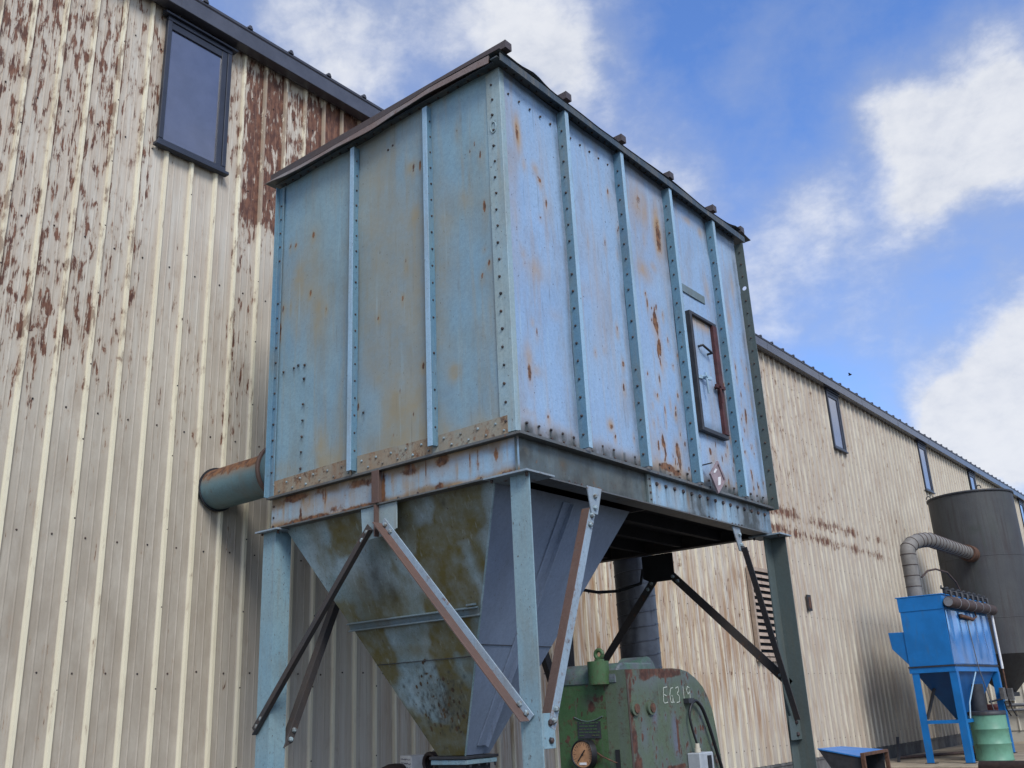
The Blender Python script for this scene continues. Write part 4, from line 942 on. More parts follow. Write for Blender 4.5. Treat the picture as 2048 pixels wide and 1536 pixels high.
# ------------------------------------------------------------------ green machine under the collector
def machine():
    G = thing('green_machine', 'chipped green steel machine with round-topped housing and brass dial gauge', 'machine', (3.8, 2.0, 0))
    xr, yf = 4.14, 1.34
    # side profile (Y, Z), extruded from x = 3.50 to xr
    prof = [(yf + .0, .0), (2.78, .0), (2.77, 1.06), (2.75, 1.21), (2.72, 1.40), (2.69, 1.54), (2.63, 1.65), (2.56, 1.73), (2.45, 1.80), (2.32, 1.855), (2.20, 1.875), (2.07, 1.882), (1.34, 1.872)]
    b = MB(); b.prism([(xr - .0015, y, z) for y, z in prof], (-.20, 0, 0))
    top = sorted([(y, z) for y, z in prof if z > .5]); py_ = np.array([q[0] for q in top]); pz_ = np.array([q[1] for q in top])
    rg = random.Random(8)
    ms = [(rg.uniform(1.4, 2.7), rg.uniform(.95, 1.85), rg.uniform(.005, .014), rg.uniform(.008, .03), rg.uniform(.7, 1.4), 0) for i in range(70)]
    ms += [(2.02, 1.36, .05, .16, 1.3, 2), (1.55, 1.40, .06, .14, .8, 2), (1.72, 1.52, .05, .1, .7, 2), (2.06, 1.36, .02, .14, 1.1, 0), (1.95, 1.83, .25, .03, .9, 0), (1.62, 1.82, .1, .04, 1.0, 0), (2.0, 1.12, .2, .03, .9, 0), (2.25, 1.15, .06, .08, .8, 0), (1.45, 1.05, .06, .2, .8, 0)]
    def pside(x, y, z):
        e = fbm(y * 14, z * 9, 15); zt_ = np.interp(y, py_, pz_)
        r = spotfield(y, z, ms, 0, 16) + sstep(.09, .0, y - yf - .10 * (e - .3)) * .85 * e * 1.5 + sstep(.07, 0, zt_ - z - .08 * (e - .5)) * .5 * (y < 2.2)
        return np.clip(r, 0, 1.4), sstep(.62, .8, fbm(y * 5, z * 3, 18)) * .35, np.clip(spotfield(y, z, ms, 2, 17), 0, .9)
    b.grid(lambda u, v: (xr + 0 * u, yf + 1.425 * u, np.interp(yf + 1.425 * u, py_, pz_) * (v * .999 + .0005)), 120, 120, pside)
    hs = b.build('housing', M['green_grey'], G, 'dull green rounded side housing with chalk characters')
    fs_ = [(rg.uniform(3.49, 4.12), rg.uniform(.95, 1.78), rg.uniform(.005, .013), rg.uniform(.008, .028), rg.uniform(.7, 1.4), 0) for i in range(60)]
    def pg(x, y, z): return spotfield(x, z, fs_, 0, 23) + sstep(4.05, 4.14, x + .08 * (fbm(x * 9, z * 8, 4) - .5)) * .9 * fbm(x * 12, z * 8, 5) * 1.5 + sstep(.06, 0, 1.80 - z) * .8 * fbm(x * 9, z * 9, 4) * 1.6 + np.exp(-((x - 3.80) / .05) ** 2 - ((z - 1.60) / .04) ** 2) * .8, 0 * x, np.exp(-((x - 3.80) / .09) ** 2 - ((z - 1.63) / .05) ** 2) * .8
    b = MB(); b.box(3.47, yf + .01, 0, 3.939, 2.6, 1.78)
    b.grid(lambda u, v: (3.47 + .668 * u, yf + .001 + 0 * u, .0 + (1.80 - .04 * u) * v), 40, 90, pg)
    b.build('front_panel', M['green'], G)
    # rolled hood along the front top
    b = MB(); n = 10
    arc = [(yf - .008, 1.77)] + [(yf - .008 + .13 - .13 * math.cos(a), 1.80 + .13 * math.sin(a)) for a in np.linspace(0, math.pi / 2, n)] + [(1.9, 1.93), (1.9, 1.77)]
    b.smooth = False
    b.prism([(3.455, y, z) for y, z in arc], (.60, 0, 0))
    b.build('hood', M['teal_chip'], G, bevel=.012)
    # lifting boss and eye
    b = MB(); b.cyl((3.905, yf - .02, 1.77), (3.905, yf - .02, 1.945), .085, 24)
    lb = b.build('lifting_boss', M['green'], G)
    b = MB(); b.cyl((3.92, yf - .02, 1.945), (3.92, yf - .02, 1.96), .04, 16)
    b.tube([(3.92 + .033 * math.cos(a), yf - .02, 1.997 + .033 * math.sin(a)) for a in np.linspace(0, 6.283, 21)], .016, 10, cap=False)
    b.build('lifting_eye', M['green'], lb)
    # round hump on top at the back
    b = MB(); b.tube([(3.70, 2.02, 1.86), (3.93, 2.02, 1.86)], .13, 24); b.build('hump', M['teal_chip'], G, bevel=.01)
    # bosses on the right side
    for y in (1.42, 1.655):
        b = MB(); b.cyl((xr, y, 1.585), (xr + .022, y, 1.585), .058, 20); b.cur = 1; b.cyl((xr + .0225, y + .01, 1.58), (xr + .03, y + .01, 1.58), .036, 14); b.build('boss', [M['green_grey'], M['rust_frame']], G, bevel=.004)
    # worn blue-grey patches and rust along the corner stay in the paint
    b = MB(); b.box(xr + .0012, yf + .001, .3, xr + .004, yf + .022, 1.80); b.build('corner_strip', M['rusty'] if False else paint('rust_stained_edge', (.06, .04, .035), (.05, .06, .04), rust=.5, speck=.6, seed=40), G)
    # chalk number E G 3 1 9 on the side
    S = {'E': [[(1, 0), (.2, .05), (.1, .45), (.7, .55)], [(.1, .45), (.0, .9), (.2, 1), (.9, .95)]],
         'G': [[(.9, .05), (.4, .1), (.1, .5), (.2, .95), (.6, 1), (.7, .6), (.45, .55)], [(.7, .6), (.75, 1), (.95, .95)]],
         '3': [[(.1, .1), (.7, .0), (.8, .25), (.35, .45), (.8, .6), (.75, .95), (.1, 1)]],
         '1': [[(.5, 0), (.5, 1)]],
         '9': [[(.85, .1), (.4, .0), (.15, .25), (.4, .5), (.8, .35), (.85, .1), (.8, 1)]]}
    y = 1.875
    for ch in 'EG319':
        b = MB()
        for stroke in S[ch]:
            pts = [Vector((xr + .0025, y + .075 * a, 1.735 - .125 * z)) for a, z in stroke]
            for p, q in zip(pts[:-1], pts[1:]): b.bar(p, q, .007, .0015, (1, 0, 0))
        y += .10 if ch != '1' else .08
        b.build('chalk_character', M['chalk'], hs)
    # maker's plate above the gauge: dark plate with worn raised lines
        b = MB(); b.box(3.66, yf - .006, 1.375, 3.875, yf + .0005, 1.50); b.cur = 1
    for i in range(5):
        x = 3.675
        while x < 3.85:
            w = random.uniform(.012, .045); 
            if random.random() < .75: b.box(x, yf - .0085, 1.485 - i * .023, min(x + w, 3.868), yf - .0062, 1.493 - i * .023)
            x += w + .01
    b.build('name_plate', [M['dark_steel'], M['green']], G)
    b = MB(); b.tube([(3.63 + .27 * t, yf - .004, 1.535 - .035 * math.sin(t * math.pi)) for t in np.linspace(0, 1, 12)], .005, 6); b.build('weld_bead', M['teal_chip'], G)
    # dial gauge facing the front
    gx, gz, gy = 3.735, 1.262, yf - .065; GR = .105
    b = MB(); b.tube([(gx + .03, yf, gz), (gx + .012, gy + .03, gz), (gx, gy + .012, gz), (gx, gy, gz)], GR, 32, rr=[GR, GR * 1.03, GR * 1.05, GR])
    b.tube([(gx + GR * .97 * math.cos(a), gy - .004, gz + GR * .97 * math.sin(a)) for a in np.linspace(0, 6.283, 41)], .008, 8, cap=False)
    ga = b.build('gauge', M['black'], G)
    b = MB(); b.tube([(gx, gy - .001, gz), (gx, gy - .004, gz)], GR * .93, 32); b.build('dial', M['dial'], ga)
    b = MB()
    for k in range(23):
        a = math.radians(-50 + k * 280 / 22); r0 = GR * (.62 if k % 2 == 0 else .72)
        b.bar((gx + r0 * math.cos(a), gy - .0052, gz + r0 * math.sin(a)), (gx + GR * .82 * math.cos(a), gy - .0052, gz + GR * .82 * math.sin(a)), .003, .0015, (0, 1, 0))
    b.build('tick_marks', M['rust_frame'], ga)
    b = MB(); b.bar((gx - .045, gy - .009, gz - .05), (gx + .025, gy - .009, gz + .032), .008, .003, (0, 1, 0)); b.cyl((gx, gy - .004, gz), (gx, gy - .012, gz), .008, 8); b.build('needle', M['black'], ga)
    b = MB(); b.box(gx - .032, gy - .0075, gz - .075, gx + .034, gy - .005, gz - .058); b.build('number_plate', M['white'], ga)
    b = MB(); b.tube([(gx + .08, gy + .03, gz + .03), (gx + .16, yf - .03, gz - .02), (4.0, yf - .02, 1.20), (4.02, yf + .002, 1.195)], .006, 6); b.build('capillary', M['rust_frame'], ga)
    b = MB(); b.box(4.0, yf - .012, 1.10, 4.035, yf + .0005, 1.29); b.build('slot', M['black'], G)
    # switch box with its connector and cable on the right side
    b = MB(); b.box(xr + .001, 2.17, .95, xr + .12, 2.40, 1.215); sb = b.build('switch_box', M['grey_box'], G, bevel=.008)
    b = MB(); b.box(xr + .1205, 2.29, 1.0, xr + .128, 2.35, 1.19); b.build('cover_slot', M['black'], sb)
    b = MB(); b.cyl((xr + .06, 2.25, 1.2155), (xr + .06, 2.25, 1.25), .026, 10); b.cyl((xr + .06, 2.25, 1.2505), (xr + .06, 2.25, 1.285), .020, 10); b.build('cable_gland', M['ivory'], sb)
    path = [(xr + .06, 2.25, 1.28), (xr + .05, 2.215, 1.40), (xr + .045, 2.20, 1.50), (xr + .045, 2.235, 1.575), (xr + .045, 2.30, 1.615), (xr + .045, 2.36, 1.605), (xr + .045, 2.44, 1.54), (xr + .045, 2.52, 1.40), (xr + .045, 2.60, 1.22), (xr + .045, 2.68, 1.02), (xr + .045, 2.74, .7), (xr + .045, 2.76, .2)]
    q = [Vector(p) for p in path]; sm = []
    for i in range(len(q) - 1):
        p0, p1, p2, p3 = q[max(i - 1, 0)], q[i], q[i + 1], q[min(i + 2, len(q) - 1)]
        for k in range(6):
            t = k / 6; sm.append(.5 * ((2 * p1) + (-p0 + p2) * t + (2*p0 - 5*p1 + 4*p2 - p3) * t*t + (-p0 + 3*p1 - 3*p2 + p3) * t**3))
    sm.append(q[-1])
    b = MB(); b.tube(sm, .014, 8, rr=[.009 + .006 * min(1, i / len(sm) * 2) for i in range(len(sm))]); b.build('cable', M['black'], G)
    b = MB(); b.box(xr + .0005, 2.20, 1.60, xr + .05, 2.30, 1.64); b.build('cable_clip', M['dark_steel'], G)
machine()

# ------------------------------------------------------------------ clutter under the hopper
def clutter():
    b = MB(); b.lathe([(.29, 0), (.29, .02), (.285, .03), (.285, .36), (.297, .37), (.285, .38), (.285, .72), (.297, .73), (.285, .74), (.285, 1.07), (.295, 1.08), (.295, 1.10), (.28, 1.10), (.28, 1.085)], (1.93, 1.36, 0), 32)
    tag(b.build('barrel', M['coil']), 'dark brown barrel below the hopper carrying a white carton', 'barrel')
    K = thing('carton', 'white carton with handwritten label beside the hopper outlet', 'box', (1.95, 1.30, 1.10))
    c, s_ = math.cos(-.45), math.sin(-.45)
    def P(x, y, z): return (1.95 + x * c - y * s_, 1.25 + x * s_ + y * c, z)
    def bx(b, x0, y0, z0, x1, y1, z1):
        v = [P(*q) for q in ((x0,y0,z0),(x1,y0,z0),(x1,y1,z0),(x0,y1,z0),(x0,y0,z1),(x1,y0,z1),(x1,y1,z1),(x0,y1,z1))]
        b.add(v, [(0,3,2,1),(4,5,6,7),(0,1,5,4),(1,2,6,5),(2,3,7,6),(3,0,4,7)])
    b = MB(); bx(b, -.15, -.09, 1.10, .15, .09, 1.275); b.build('carton_body', M['carton'], K, bevel=.004)
    b = MB()
    r = random.Random(3)
    for row in range(4):
        x = -.12
        while x < .11:
            w = r.uniform(.012, .03)
            p = [P(x + w * t, -.0915, 1.245 - row * .034 + r.uniform(-.008, .008)) for t in (0, .33, .66, 1)]
            for u, v in zip(p[:-1], p[1:]): b.bar(u, v, .0025, .002)
            x += w + r.uniform(.006, .014)
    b.build('handwriting', M['ink'], K)
    b = MB(); bx(b, -.152, -.05, 1.19, -.1502, .06, 1.26); b.build('printed_mark', M['ink'], K)
    b = MB()
    hx = [(2.24 + .075 * math.cos(a), 1.12 + .006 * a, 1.215 + .075 * math.sin(a)) for a in np.linspace(0, 6.283 * 8, 160)]
    b.tube(hx, .019, 8); b.tube([hx[0], (2.30, 1.10, .9), (2.3, 1.1, .02)], .019, 8)
    tag(b.build('hose_coil', M['coil']), 'coil of dark brown hose between the carton and hopper outlet', 'hose')
    b = MB(); b.lathe([(.0001, .06), (.06, .055), (.12, .03), (.135, .01), (.135, -.05)], (1.80, 1.15, 1.155), 24)
    b.cyl((1.80, 1.15, .0), (1.80, 1.15, 1.10), .05, 12)
    tag(b.build('vent_cap', M['coil']), 'small dark domed cap on a pipe in front of the carton', 'pipe cap')
clutter()

# ------------------------------------------------------------------ bright blue dust collector on the pad
def blue_collector():
    K = thing('small_dust_collector', 'bright blue enamelled dust collector on four legs beyond the rusty one', 'dust collector', (1.88, 18.9, .17))
    x0, x1, y0, y1, zb, zt = 1.40, 2.335, 17.1, 20.72, 2.13, 3.59
    b = MB(); b.box(x0, y0, zb, x1 - .003, y1, zt - .001)
    b.box(x0 - .02, y0 - .012, zt - .30, x1 + .0, y0 - .0005, zt + .0)
    b.box(x0 - .05, y0 - .02, zt, x1 + .02, y1 + .02, zt + .025)
    b.build('body', M['blue'], K, bevel=.008)
    # glossy pressed side with soft vertical flutes
    b = MB(); b.smooth = True
    b.grid(lambda u, v: (x1 + .012 + .022 * (vnoise(u * 9, v * .6, 3) - .5) + .010 * np.sin(u * 34 + 2 * vnoise(u * 3, v * 1.4, 5)) * sstep(1.0, .2, 1 - v), y0 + .01 + (y1 - y0 - .02) * u, zb + .02 + (zt - .34 - zb) * v), 90, 24)
    b.build('side_sheet', M['blue_gloss'], K)
    b = MB(); b.box(x0 - .02, y0 - .03, zb - .028, x1 + .035, y1 + .02, zb); b.build('seam_flange', M['dark_steel'], K)
    b = MB(); b.box(x0 - .012, y0 - .014, zb - .14, x1 + .012, y0 + .06, zb - .029); b.box(x1 - .06, y0 + .0605, zb - .14, x1 + .012, y1, zb - .029); b.box(x0 - .012, y0 + .0605, zb - .14, x0 + .06, y1, zb - .029); b.build('frame_rail', M['blue'], K)
    # side intake box on the wall side
    b = MB(); b.prism([(x0 - .001, y0 + .02, 2.87), (1.06, y0 + .02, 2.88), (1.09, y0 + .02, 2.53), (x0 - .001, y0 + .02, 2.17)], (0, 1.3, 0)); b.build('intake_box', M['blue'], K, bevel=.006)
    lt = .15
    for lx, ly, tw in ((x0 + .03, y0, 1), (x1 - lt + .02, y0, 1), (x1 - lt + .02, y1 - lt, 1), (x0 + .03, y1 - lt, 1)):
        b = MB(); b.angle((lx if lx < 1.8 else lx + lt, ly, .185), (lx if lx < 1.8 else lx + lt, ly, zb - .141), (1 if lx < 1.8 else -1, 0, 0), (0, 1, 0), lt, lt, .012)
        l = b.build('leg', M['blue'], K)
        f = MB(); f.box(lx - .04, ly - .03, .17, lx + lt + .04, ly + lt, .184); f.build('foot_plate', M['dark_steel'], l)
    for p, q in (((x0 + .181, y0 + .02, .99), (x1 - lt + .019, y0 + .02, .99)), ((x1 - .02, y0 + lt + .001, .99), (x1 - .02, y1 - lt - .001, .99))):
        b = MB(); b.bar(p, q, .05, .07); b.build('cross_rail', M['blue'], K)
    b = MB(); b.bar((x0 + .10, y0 + .3, 1.05), (x0 + .30, y0 + .6, 1.75), .05, .05); b.build('tie_bar', M['dark_steel'], K)
    # hopper
    T = [(x0 + .03, y0 + .03), (x1 - .03, y0 + .03), (x1 - .03, y1 - .03), (x0 + .03, y1 - .03)]; B = [(1.80, 18.45), (2.05, 18.45), (2.05, 19.0), (1.80, 19.0)]
    v = [(x, y, zb - .03) for x, y in T] + [(x, y, 1.0) for x, y in B]
    b = MB(); b.add(v, [(1, 0, 4, 5), (2, 1, 5, 6), (3, 2, 6, 7), (0, 3, 7, 4)]); b.build('hopper', M['blue_dark'], K)
    b = MB(); b.box(1.77, 18.42, .965, 2.08, 19.03, .999); b.cyl((1.95, 18.7, .965), (1.95, 18.7, 1.0 - .0), .15, 20); b.lathe([(.15, 1.20 - .30), (.15, .964)], (1.95, 18.7, 0), 20); b.build('outlet', M['dark_steel'], K)
    # air header and pulse valves
    xm, zm = x1 + .13, zt - .17
    b = MB(); b.tube([(xm, y0 - .05, zm), (xm, y0 + .0, zm), (xm, y1 + .06, zm), (xm, y1 + .12, zm)], .12, 20, rr=[.10, .12, .12, .08]); hd = b.build('air_header', M['rust_pipe'], K)
    b = MB(); b.tube([(xm, y0 - .052, zm), (xm, y0 - .06, zm)], .095, 20); b.build('end_cap', M['conduit'], hd)
    for i in range(8):
        y = y0 + .25 + i * .44
        b = MB(); b.cyl((x1 + .03, y, zt + .026), (x1 + .03, y, zt + .13), .055, 10); b.cyl((x1 + .03, y, zt + .131), (x1 + .03, y, zt + .16), .075, 10); b.tube([(x1 + .03, y, zt + .09), (xm, y, zt + .08), (xm, y, zm + .10)], .03, 8); b.cyl((x1 - .05, y, zt + .15), (x1 - .05, y + .05, zt + .21), .02, 6)
        b.build('pulse_valve', M['dark_steel'], K)
    for i in range(5):
        y = y0 + .5 + i * .62; b = MB(); b.tube([(xm + .124 * math.cos(a), y, zm + .124 * math.sin(a)) for a in np.linspace(0, 6.283, 21)], .008, 5, cap=False); b.build('strap', M['conduit'], hd)
    b = MB(); b.tube([(x1 + .02, y0 + 1.0, zt - .42), (x1 + .07, y0 + 1.05, zt - .42), (x1 + .07, y0 + 1.9, zt - .46)], .045, 8); b.tube([(x1 + .07, y0 + 1.9, zt - .46), (x1 + .10, y0 + 2.15, zt - .40), (x1 + .10, y0 + 2.1, zt - .28)], .018, 6); b.build('gauge_pipe', M['rust_frame'], K)
    b = MB(); b.tube([(x1 + .045, y0 + 1.5, zt - .5), (x1 + .05, y0 + 1.7, zb - .1), (x1 + .02, y0 + 2.2, 1.5), (x1 + .02, y0 + 2.5, 1.02)], .012, 6); b.build('air_line', M['conduit'], K)
    b = MB(); b.tube([(x1 + .03, y0 + 1.45, zb - .16), (x1 + .03, y0 + 1.1, 1.75), (x1 + .02, y0 + .55, 1.35), (x1 + .01, y0 + .42, 1.03)], .016, 6); b.build('air_line', M['lip'], K)
    b = MB(); b.cyl((x1 + .10, y1 + .02, zt - .3), (x1 + .10, y1 + .02, 2.05), .03, 8); b.build('air_pipe', M['white'], K)
    b = MB(); b.cyl((x1 + .10, y1 + .02, 2.049), (x1 + .10, y1 + .02, 1.2), .022, 8); b.build('air_pipe', M['rust_frame'], K)
    b = MB(); b.box(x1 + .021, y1 - .40, 1.36, x1 + .12, y1 - .20, 1.62); b.box(x1 + .121, y1 - .12, 1.34, x1 + .24, y1 + .0, 1.60); b.build('control_box', plain('dusty_control_box', (.13, .125, .12), .6, .4, 6, dirt=.3), K, bevel=.006)
    b = MB()
    for dx in (0, .12): b.tube([(x1 + .05 + dx, y1 - .2, 1.31), (x1 + .06 + dx, y1 - .2, 1.15), (x1 + .12 + dx, y1 - .15, .98)], .018, 6)
    b.tube([(2.25, 19.7, 1.32), (x1 + .02, 20.2, 1.36), (x1 + .02, 20.5, 1.37)], .02, 6)
    b.build('cable', M['black'], K)
    # grey ribbed duct rising from the roof and crossing to the silo
    b = MB(); px, py, r = 1.66, 17.55, .165
    path = [(px, py, z) for z in np.arange(zt + .026, 4.62, .12)]
    path += [(px + .30 * (1 - math.cos(a)), py + .85 * (1 - math.cos(a)), 4.62 + .34 * math.sin(a)) for a in np.linspace(.15, math.pi / 2, 9)]
    lx, ly, lz = path[-1]; ex, ey, ez = 2.02, 21.55, 4.93
    n = 26
    path += [(lx + (ex - lx) * i / n, ly + (ey - ly) * i / n, lz + (ez - lz) * i / n) for i in range(1, n + 1)]
    b.tube(path, r, 24)
    b.cur = 1
    acc = 0; last = Vector(path[0])
    for i in range(1, len(path) - 1):
        p = Vector(path[i]); t = (Vector(path[i + 1]) - Vector(path[i - 1])).normalized(); a = t.orthogonal().normalized(); bb = t.cross(a)
        if (p - last).length < .14: continue
        last = p
        b.tube([p + (a * math.cos(q) + bb * math.sin(q)) * (r + .002) for q in np.linspace(0, 6.283, 25)], .009, 5, cap=False)
    dk = b.build('grey_duct', [M['grey_duct'], M['rust_pipe']], K)
    b = MB(); p = Vector((ex, ey, ez)); d = (p - Vector((lx, ly, lz))).normalized()
    b.tube([p - d * .22, p - d * .20, p + d * .25], .21, 24); b.build('duct_collar', M['rust_frame'], dk)
    b = MB(); b.tube([(1.85, 17.6, 4.05), (1.95, 17.8, 4.2), (2.05, 18.1, 4.25), (2.15, 18.6, 4.2), (2.2, 19.0, 4.0), (2.24, 19.3, 3.62)], .022, 8); b.build('loop_hose', M['rust_pipe'], K)
blue_collector()

# ------------------------------------------------------------------ silo
def silo():
    S = thing('dark_silo', 'tall dark grey steel silo with conical bottom behind the blue collector', 'silo', (2.05, 23, .17))
    c = (2.01, 22.75, 0); r = 1.06; zt = 6.58; zb = 2.42
    rs_ = random.Random(5)
    ss_ = [(-1.42, 5.55, .10, .10, .9, 1), (-1.25, 5.60, .05, .12, .9, 1), (-1.22, 5.25, .03, .3, .8, 1), (-1.32, 5.55, .12, .06, .8, 1), (-1.50, 4.7, .05, .6, .7, 1), (-1.6, 4.3, .1, .7, .5, 1)]
    for i in range(40): ss_.append((rs_.uniform(-3.1, .3), rs_.uniform(2.6, 6.5), rs_.uniform(.01, .05), rs_.uniform(.1, .6), rs_.uniform(.3, .7), rs_.choice((1, 2, 1))))
    def psilo(x, y, z):
        a_ = np.arctan2(y - c[1], x - c[0]); a_ = np.where(a_ > 1.57, a_ - 2 * math.pi, a_)
        return 0 * x, np.clip(spotfield(a_, z, ss_, 1, 31) + sstep(.5, 0, z - zb) * .0, 0, 1), spotfield(a_, z, ss_, 2, 32)
    b = MB(); b.smooth = True
    b.grid(lambda u, v: (c[0] + r * np.cos(-u * 2 * math.pi), c[1] + r * np.sin(-u * 2 * math.pi), zb + (zt - zb) * v), 160, 60, psilo, flip=True); b.smooth = False
    for zz in (3.3, 4.86): b.tube([(c[0] + r * math.cos(q), c[1] + r * math.sin(q), zz) for q in np.linspace(0, 6.283, 73)], .008, 5, cap=False)
    def pz(x, y, z): return 0 * x, 0 * x, 0 * x
    b.build('shell', M['silo'], S)
    b = MB(); b.lathe([(r + .002, zt - .06), (r + .03, zt - .05), (r + .03, zt), (r - .03, zt + .006), (.02, zt + .12)], c, 72); b.build('top_rim', M['dark_steel'], S)
    b = MB(); b.lathe([(.18, 1.5), (r, zb - .001)], c, 48); b.build('cone', M['silo'], S)
    b = MB(); b.cyl((c[0], c[1], 1.40), (c[0], c[1], 1.499), .25, 24); b.build('outlet', M['dark_steel'], S)
    for a in (1.2, 2.4, 3.5, 4.3):
        px, py = c[0] + (r + .05) * math.cos(a), c[1] + (r + .05) * math.sin(a)
        b = MB(); b.box(px - .07, py - .07, .17, px + .07, py + .07, 3.2); b.build('leg', M['dark_steel'], S)
    for a in (3.6, 5.2):
        px, py = c[0] + (r - .02) * math.cos(a), c[1] + (r - .02) * math.sin(a)
        b = MB(); b.tube([(px + .05 * math.cos(q), py, zt + .05 + .06 * math.sin(q)) for q in np.linspace(-.4, 3.54, 12)], .014, 6); b.build('lifting_lug', M['dark_steel'], S)
    # stained marks on the shell
silo()

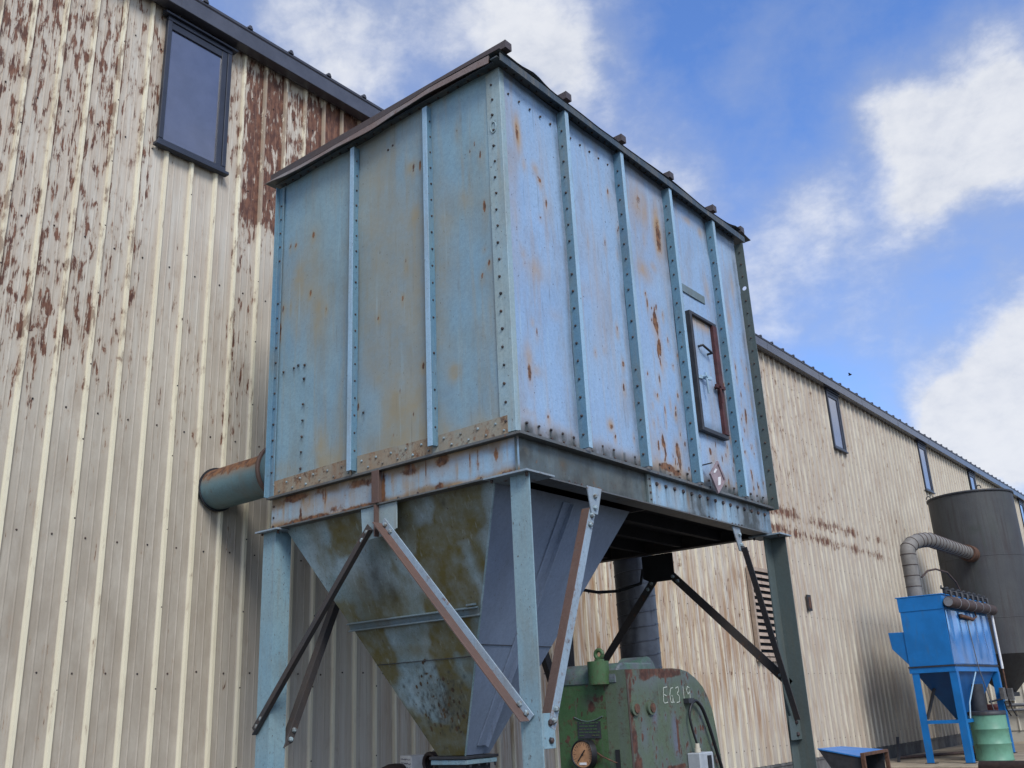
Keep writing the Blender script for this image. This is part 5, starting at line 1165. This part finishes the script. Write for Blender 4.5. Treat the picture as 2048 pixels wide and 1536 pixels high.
# ------------------------------------------------------------------ drums, pipes, bin
def drum(name, mat, label, c, r, h, lid):
    T = thing(name, label, 'drum', c, 'steel drums on the pad')
    b = MB(); k = r + .012
    b.lathe([(r, 0), (r + .012, .01), (r, .025), (r, h * .33), (k, h * .345), (k, h * .355), (r, h * .37), (r, h * .63), (k, h * .645), (k, h * .655), (r, h * .67), (r, h - .02), (r + .004, h)], c, 48); b.build('shell', mat, T)
    b = MB(); b.lathe([(r + .014, h - .06), (r + .016, h + .005), (r - .01, h + .02), (.02, h + .03)], c, 48); b.build('lid', lid, T)
drum('drum', M['drum_green'], 'mint green steel drum with black lid under the bright blue collector', (2.55, 18.05, .17), .365, .97, M['dark_steel'])
drum('drum', M['drum_red'], 'dull red steel drum behind the mint green drum', (1.85, 21.18, .17), .34, 1.05, M['drum_red'])
def yard_bits():
    K = thing('drum_chute', 'dark upright chute under the blue hopper, behind the green drum', 'chute', (2.24, 18.75, .17))
    b = MB(); b.tube([(2.24, 18.75, .30), (2.24, 18.75, 1.72)], .17, 20); b.box(2.0, 18.5, .171, 2.45, 19.0, .30); b.build('chute_pipe', M['dark_steel'], K)
    # long rusty pipe lying in front
    b = MB(); n = 28; r = .175; y, z = 15.0, .176
    vs = []; prof = [(3.02, r), (9.5, r), (9.5, r - .012), (3.02, r - .012)]
    for x, q in prof: vs += [(x, y + q * math.cos(2*math.pi*j/n), z + q * math.sin(2*math.pi*j/n)) for j in range(n)]
    b.smooth = True; b.add(vs, [(i*n + j, i*n + (j+1) % n, ((i+1) % 4)*n + (j+1) % n, ((i+1) % 4)*n + j) for i in range(4) for j in range(n)])
    tag(b.build('rusty_pipe', M['rust_pipe']), 'long rusty brown pipe lying in front of the mint green drum', 'pipe', 'rusty pipes in the yard')
    for (yy, zz, x0, rr, lab) in ((22.3, .57, 3.1, .40, 'big rusty brown pipe on the pad at the right edge, lower one'), (22.45, 1.30, 3.4, .33, 'rusty brown pipe resting on top of the bigger one at the right edge')):
        b = MB(); vs = []
        for x, q in ((x0, rr), (8, rr), (8, rr - .02), (x0, rr - .02)): vs += [(x, yy + q * math.cos(2*math.pi*j/n), zz + q * math.sin(2*math.pi*j/n)) for j in range(n)]
        b.smooth = True; b.add(vs, [(i*n + j, i*n + (j+1) % n, ((i+1) % 4)*n + (j+1) % n, ((i+1) % 4)*n + j) for i in range(4) for j in range(n)])
        tag(b.build('rusty_pipe', M['rust_pipe']), lab, 'pipe', 'rusty pipes in the yard')
    # dark teal cabinet at the far right
    b = MB(); b.box(4.05, 25.2, .17, 5.4, 25.9, 1.36); b.box(4.02, 25.17, 1.361, 5.43, 25.93, 1.42)
    tag(b.build('teal_cabinet', M['teal'], bevel=.01), 'dark teal steel cabinet behind the rusty pipes at the right edge', 'cabinet')
    # hanging black loop
    H = thing('hand_pump', 'black looped hose and rod hanging right of the blue collector', 'hand pump', (3.0, 21.6, .17))
    b = MB(); b.tube([(2.93, 21.3, 1.52), (2.93, 21.3, 1.74), (2.96, 21.3, 1.81), (3.02, 21.3, 1.80), (3.05, 21.3, 1.70), (3.06, 21.3, 1.45), (3.03, 21.3, 1.36), (2.97, 21.3, 1.38), (2.94, 21.3, 1.5)], .028, 8); b.build('hose_loop', M['black'], H)
    b = MB(); b.tube([(3.0, 21.3, 1.37), (3.03, 21.3, 1.2), (3.07, 21.3, .17)], .018, 8); b.build('rod', M['dark_steel'], H)
    # blue tipping bin beside the wall
    Bn = thing('tipping_bin', 'blue steel tipping bin with rusty open mouth by the warehouse foot', 'bin', (1.5, 12.6, 0))
    b = MB()
    top = [(1.10, 12.2, .745), (1.10, 13.35, .72), (1.86, 13.35, .66), (1.86, 12.2, .605)]
    b.prism(top, (0, 0, -.02)); b.build('lid_plate', plain('sky_blue_paint', (.03, .20, .55), .35, .15, 5, dirt=.1), Bn)
    b = MB(); b.prism([(1.11, 12.215, .72), (1.85, 12.215, .58), (1.85, 12.215, .08), (1.50, 12.215, .08)], (0, .02, 0)); b.prism([(1.11, 13.32, .69), (1.85, 13.32, .63), (1.85, 13.32, .08), (1.50, 13.32, .08)], (0, .02, 0)); b.prism([(1.11, 12.236, .71), (1.12, 12.236, .72), (1.51, 12.236, .08), (1.49, 12.236, .08)], (0, 1.083, 0)); b.box(1.5, 12.236, .06, 1.85, 13.319, .08); b.build('shell', M['dark_steel'], Bn)
    b = MB(); t = .05
    b.box(1.861, 12.16, .06, 1.93, 12.16 + t, .66); b.box(1.861, 13.34, .06, 1.93, 13.34 + t, .66); b.box(1.861, 12.16 + t, .61, 1.93, 13.34, .66); b.box(1.861, 12.16 + t, .06, 1.93, 13.34, .11); b.build('mouth_frame', M['rust_frame'], Bn, bevel=.003)
    b = MB(); b.box(1.25, 12.4, 0, 1.85, 12.5, .058); b.box(1.25, 13.1, 0, 1.85, 13.2, .058); b.build('skid', M['rust_frame'], Bn)
    # leaning sheet and pipe at the wall foot
    b = MB(); b.prism([(.10, 19.4, .62), (.16, 19.4, .62), (.70, 17.6, .172), (.64, 17.6, .172)], (0, .03, .0)); 
    tag(b.build('leaning_plate', M['dark_steel']), 'dark steel plate leaning on the concrete foot of the warehouse wall', 'steel plate')
    b = MB(); b.cyl((.45, 18.3, .22), (1.6, 20.4, .22), .035, 8); b.box(1.45, 20.0, .171, 1.85, 20.3, .36)
    tag(b.build('anchored_pipe', M['rust_pipe']), 'thin rusty pipe ending in a block between the blue legs', 'pipe')
    # small bird far over the roof
    b = MB(); bx, by, bz = -6.13, 40.0, 16.47
    b.tube([(bx - .08, by, bz - .015), (bx - .04, by, bz), (bx + .04, by, bz + .008), (bx + .08, by, bz + .02), (bx + .10, by, bz + .02)], .03, 8, rr=[.008, .03, .035, .022, .006])
    for sg in (-1, 1):
        b.add([(bx - .05, by, bz + .015), (bx + .06, by, bz + .02), (bx + .03, by + sg * .08, bz + .08), (bx - .04, by + sg * .12, bz + .10), (bx - .04, by + sg * .07, bz + .06)], [(0, 1, 2, 4), (4, 2, 3)])
    tag(b.build('bird', M['black']), 'tiny dark bird flying over the far warehouse roof', 'bird')
yard_bits()

for o in list(bpy.data.objects):
    if '_w' in o: del o['_w']
